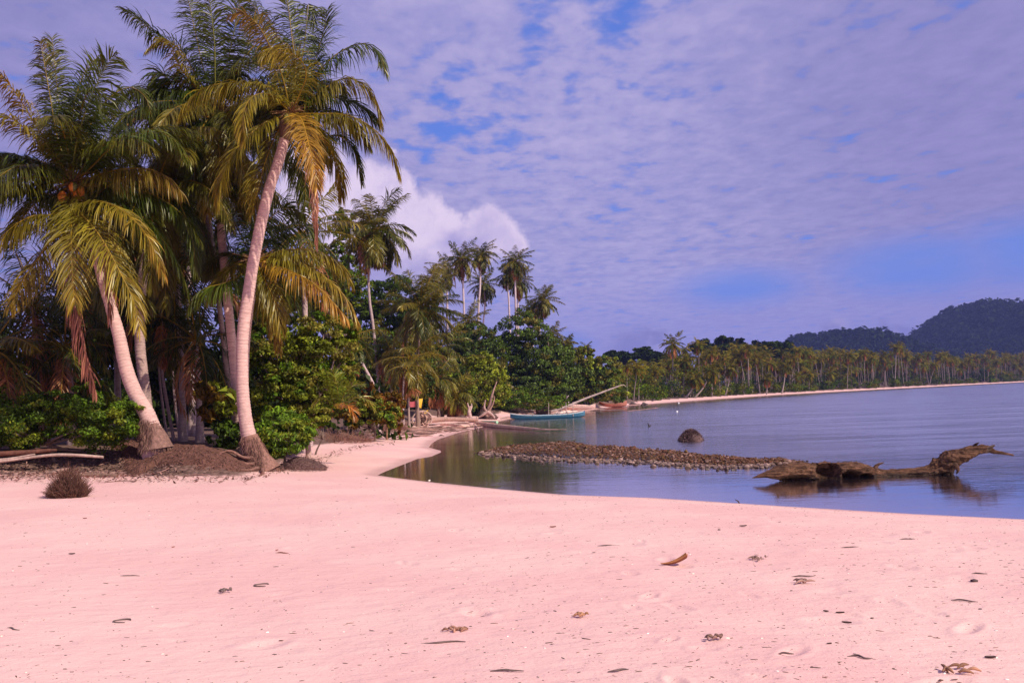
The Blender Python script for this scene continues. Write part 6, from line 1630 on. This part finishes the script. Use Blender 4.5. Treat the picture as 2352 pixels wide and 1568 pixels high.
bits = [('twig', 'long dark twig on the sand, upper middle, above the husk to its left', 'twig', 1398, 1253, 'stick', 60, -0.15, DB),
        ('dead_leaf', 'small reddish leaf curled on the sand just below the water edge', 'leaf', 1270, 1211, 'leaf', 26, 0.2, OB),
        ('dead_leaf', 'greyish curled leaf close to the water edge right of the reddish one', 'leaf', 1707, 1209, 'leaf', 32, 0.2, GB),
        ('stone', 'small brown stone near the greyish leaf', 'stone', 1652, 1217, 'stone', 14, 0, (0.2, 0.12, 0.1)),
        ('twig', 'broken twig with an orange bit on the left sand', 'twig', 648, 1270, 'stick', 42, -0.35, (0.26, 0.1, 0.06)),
        ('dead_leaf', 'orange leaf beside the broken twig', 'leaf', 636, 1264, 'leaf', 14, 0.8, (0.5, 0.15, 0.05)),
        ('dead_leaf', 'orange leaf scrap on the left sand below the dry tuft', 'leaf', 398, 1257, 'leaf', 15, 1.0, (0.45, 0.14, 0.06)),
        ('dead_leaf', 'rusty leaf scrap nearest the dry tuft', 'leaf', 195, 1191, 'leaf', 16, 0.5, (0.4, 0.13, 0.06)),
        ('twig', 'straight thin twig on the left sand', 'twig', 295, 1323, 'stick', 62, -0.05, DB),
        ('dead_leaf', 'dark grey leaf on the left edge sand', 'leaf', 165, 1273, 'leaf', 26, 0, DB),
        ('seaweed', 'hooked dark strip of seaweed in the left middle sand', 'seaweed', 605, 1345, 'curl', 44, 0.1, DB),
        ('seaweed', 'ragged small seaweed scrap left of the hooked strip', 'seaweed', 515, 1360, 'heap', 36, 0, DB),
        ('seaweed', 'open loop of dark seaweed at lower left', 'seaweed', 285, 1428, 'curl', 50, 0.0, DB),
        ('twig', 'crooked twig at the left edge near the bottom', 'twig', 28, 1445, 'stick', 62, -0.5, DB),
        ('seaweed', 'long thin dark weed strip at lower middle', 'seaweed', 1018, 1476, 'stick', 120, 0.02, DB),
        ('seaweed', 'torn weed scrap above the long thin strip', 'seaweed', 1040, 1452, 'heap', 60, 0, (0.3, 0.15, 0.1)),
        ('twig', 'arched twig at the bottom middle edge', 'twig', 1165, 1541, 'stick', 92, -0.15, DB),
        ('twig', 'thick dark twig right of centre below the husk', 'twig', 1843, 1324, 'stick', 66, 0.0, DB),
        ('seaweed', 'crumbly weed heap under the thick dark twig', 'seaweed', 1842, 1338, 'heap', 60, 0, (0.26, 0.15, 0.12)),
        ('twig', 'dark twig with a knob, upper right sand', 'twig', 1950, 1257, 'stick', 54, 0.1, DB),
        ('twig', 'pale thin twig high on the right sand', 'twig', 2083, 1238, 'stick', 44, -0.05, DB),
        ('twig', 'dark thin twig on the far right sand', 'twig', 2248, 1318, 'stick', 44, -0.1, DB),
        ('stone', 'flat dark stone below the far right twig', 'stone', 2238, 1335, 'stone', 24, 0, (0.14, 0.09, 0.09)),
        ('twig', 'slanting twig below the flat dark stone', 'twig', 2215, 1380, 'stick', 66, -0.55, DB),
        ('stone', 'small flat stone below the slanting twig', 'stone', 2252, 1400, 'stone', 16, 0, (0.14, 0.09, 0.09)),
        ('dead_leaf', 'dark leaf, left one of a pair on the right sand', 'leaf', 1897, 1405, 'leaf', 24, -0.8, DB),
        ('dead_leaf', 'dark leaf, right one of a pair on the right sand', 'leaf', 1930, 1409, 'leaf', 34, -0.1, DB),
        ('dead_leaf', 'dark slanting leaf below the pair', 'leaf', 1945, 1432, 'leaf', 38, -0.5, DB),
        ('stone', 'dark pointed pebble right of the leaf pair', 'stone', 2003, 1420, 'stone', 15, 0, DB),
        ('dead_leaf', 'dark leaf between the leaf pair and the bottom edge', 'leaf', 1905, 1480, 'leaf', 24, 0.3, DB),
        ('twig', 'fine pale twig near the bottom, right of centre', 'twig', 1975, 1510, 'stick', 64, -0.4, DB),
        ('twig', 'short twig near the bottom right of centre', 'twig', 1805, 1502, 'stick', 42, -0.1, DB),
        ('seaweed', 'rough brown weed heap at the lower right corner', 'seaweed', 2192, 1542, 'heap', 90, 0, (0.34, 0.17, 0.1)),
        ('dead_leaf', 'dark flat leaf at the right above the brown weed heap', 'leaf', 2275, 1512, 'leaf', 44, -0.1, DB),
        ('seaweed', 'thin weed strip at lower centre', 'seaweed', 1420, 1540, 'stick', 60, 0.25, DB),
        ('seaweed', 'weed scrap at the lower left of centre', 'seaweed', 1640, 1470, 'heap', 44, 0, (0.24, 0.13, 0.1)),
        ('seaweed', 'weed scrap with orange bits left of centre', 'seaweed', 1335, 1417, 'heap', 40, 0, (0.36, 0.18, 0.1)),
        ('seaweed', 'weed crumbs right of the husk', 'seaweed', 1740, 1285, 'heap', 46, 0, (0.28, 0.16, 0.13)),
        ('dead_leaf', 'dark small leaf below the nearest palm on the sand', 'leaf', 842, 1098, 'leaf', 12, 0.8, DB),
        ('coral_piece', 'white branched coral bit at the water edge by the pool', 'coral', 985, 1103, 'stone', 9, 0, (0.7, 0.6, 0.5))]
for i, b in enumerate(bits): bit(*b, seed=400 + i)

# countless small crumbs: bits of weed, shell and twig
rgc = np.random.default_rng(9)
def crumbs(name, label, n, ufun, smin, smax, cols, seed, flat=True, long_=3.0):
    rg = np.random.default_rng(seed); X = []; Y_ = []
    while len(X) < n:
        y_ = 4.6 * (26 / 4.6) ** rg.random(); x_ = (rg.random() * 1.08 - 0.54) * y_
        if rg.random() < ufun(x_, y_): X.append(x_); Y_.append(y_)
    X = np.array(X); Y_ = np.array(Y_)
    Z_ = terrain(X, Y_, True); ok = Z_ > 0.01; X, Y_, Z_ = X[ok], Y_[ok], Z_[ok]; n = len(X)
    s = rg.uniform(smin, smax, n) * (0.5 + rg.random(n) ** 3 * 1.5)
    base = ico * 1.0; V = base[None] * (1 + rg.normal(0, 0.2, (n, 12, 1))); V = V * np.stack([np.full(n, 1.0), np.full(n, 0.45), np.full(n, 0.35)], 1)[:, None]
    st = 1 + (long_ - 1) * rg.random(n) ** 2; V[..., 0] *= st[:, None]
    a = rg.normal(0, 0.7, n); ca, sa = np.cos(a)[:, None], np.sin(a)[:, None]
    V = np.stack([V[..., 0] * ca - V[..., 1] * sa, V[..., 0] * sa + V[..., 1] * ca, V[..., 2]], -1) * s[:, None, None] + np.stack([X, Y_, Z_ + s * 0.12], 1)[:, None]
    cl = np.asarray(cols)[rg.integers(0, len(cols), n)] * rg.uniform(0.6, 1.3, (n, 1))
    F = (np.arange(n)[:, None, None] * 12 + icf[None]).reshape(-1, 3)
    mb = MB(); mb.add(V.reshape(-1, 3), F, np.repeat(cl, 12, 0)); tag(mb.build(name, M_WOOD), label, name.split('_')[-1], kind='stuff')


def dens(x_, y_):
    q = math.sin(x_ * 1.3 + 2) * math.sin(y_ * 0.8 + 1) * 0.5 + math.sin(x_ * 3.1 + y_ * 1.7) * 0.3
    b = 0.35 + 0.5 * max(0, q)
    if x_ / y_ > -0.05: b += 0.3
    return b


crumbs('weed_litter', 'dark crumbs of weed and twig scattered over the sand', 10000, dens, 0.0022, 0.0065, [(0.12, 0.08, 0.07), (0.18, 0.11, 0.09), (0.24, 0.13, 0.09)], 11, long_=3.2)
crumbs('shell_litter', 'small white shell and coral fragments scattered over the sand', 1100, dens, 0.003, 0.009, [(0.85, 0.75, 0.66), (0.8, 0.62, 0.5)], 12, long_=1.5)

# ------------------------------------------------------------------ the air
hz = bpy.data.meshes.new('haze'); X1, Y1, Z1, Z2 = 3450, 3450, -4.0, 165.0
hv = [(-X1, -Y1, Z1), (X1, -Y1, Z1), (X1, Y1, Z1), (-X1, Y1, Z1), (-X1, -Y1, Z2), (X1, -Y1, Z2), (X1, Y1, Z2), (-X1, Y1, Z2)]
hz.from_pydata(hv, [], [(0, 3, 2, 1), (4, 5, 6, 7), (0, 1, 5, 4), (1, 2, 6, 5), (2, 3, 7, 6), (3, 0, 4, 7)])
ho = bpy.data.objects.new('haze', hz); COL.objects.link(ho); tag(ho, kind='stuff', label='thin bluish haze over the bay and hills')
mt = bpy.data.materials.new('air'); mt.use_nodes = True; t = NT(mt.node_tree); t.n.clear(); out = t.new('ShaderNodeOutputMaterial')
pv = t.new('ShaderNodeVolumePrincipled'); pv.inputs['Color'].default_value = (0.34, 0.42, 1.0, 1); pv.inputs['Density'].default_value = 0.00018
t.l.new(pv.outputs[0], out.inputs['Volume']); hz.materials.append(mt)
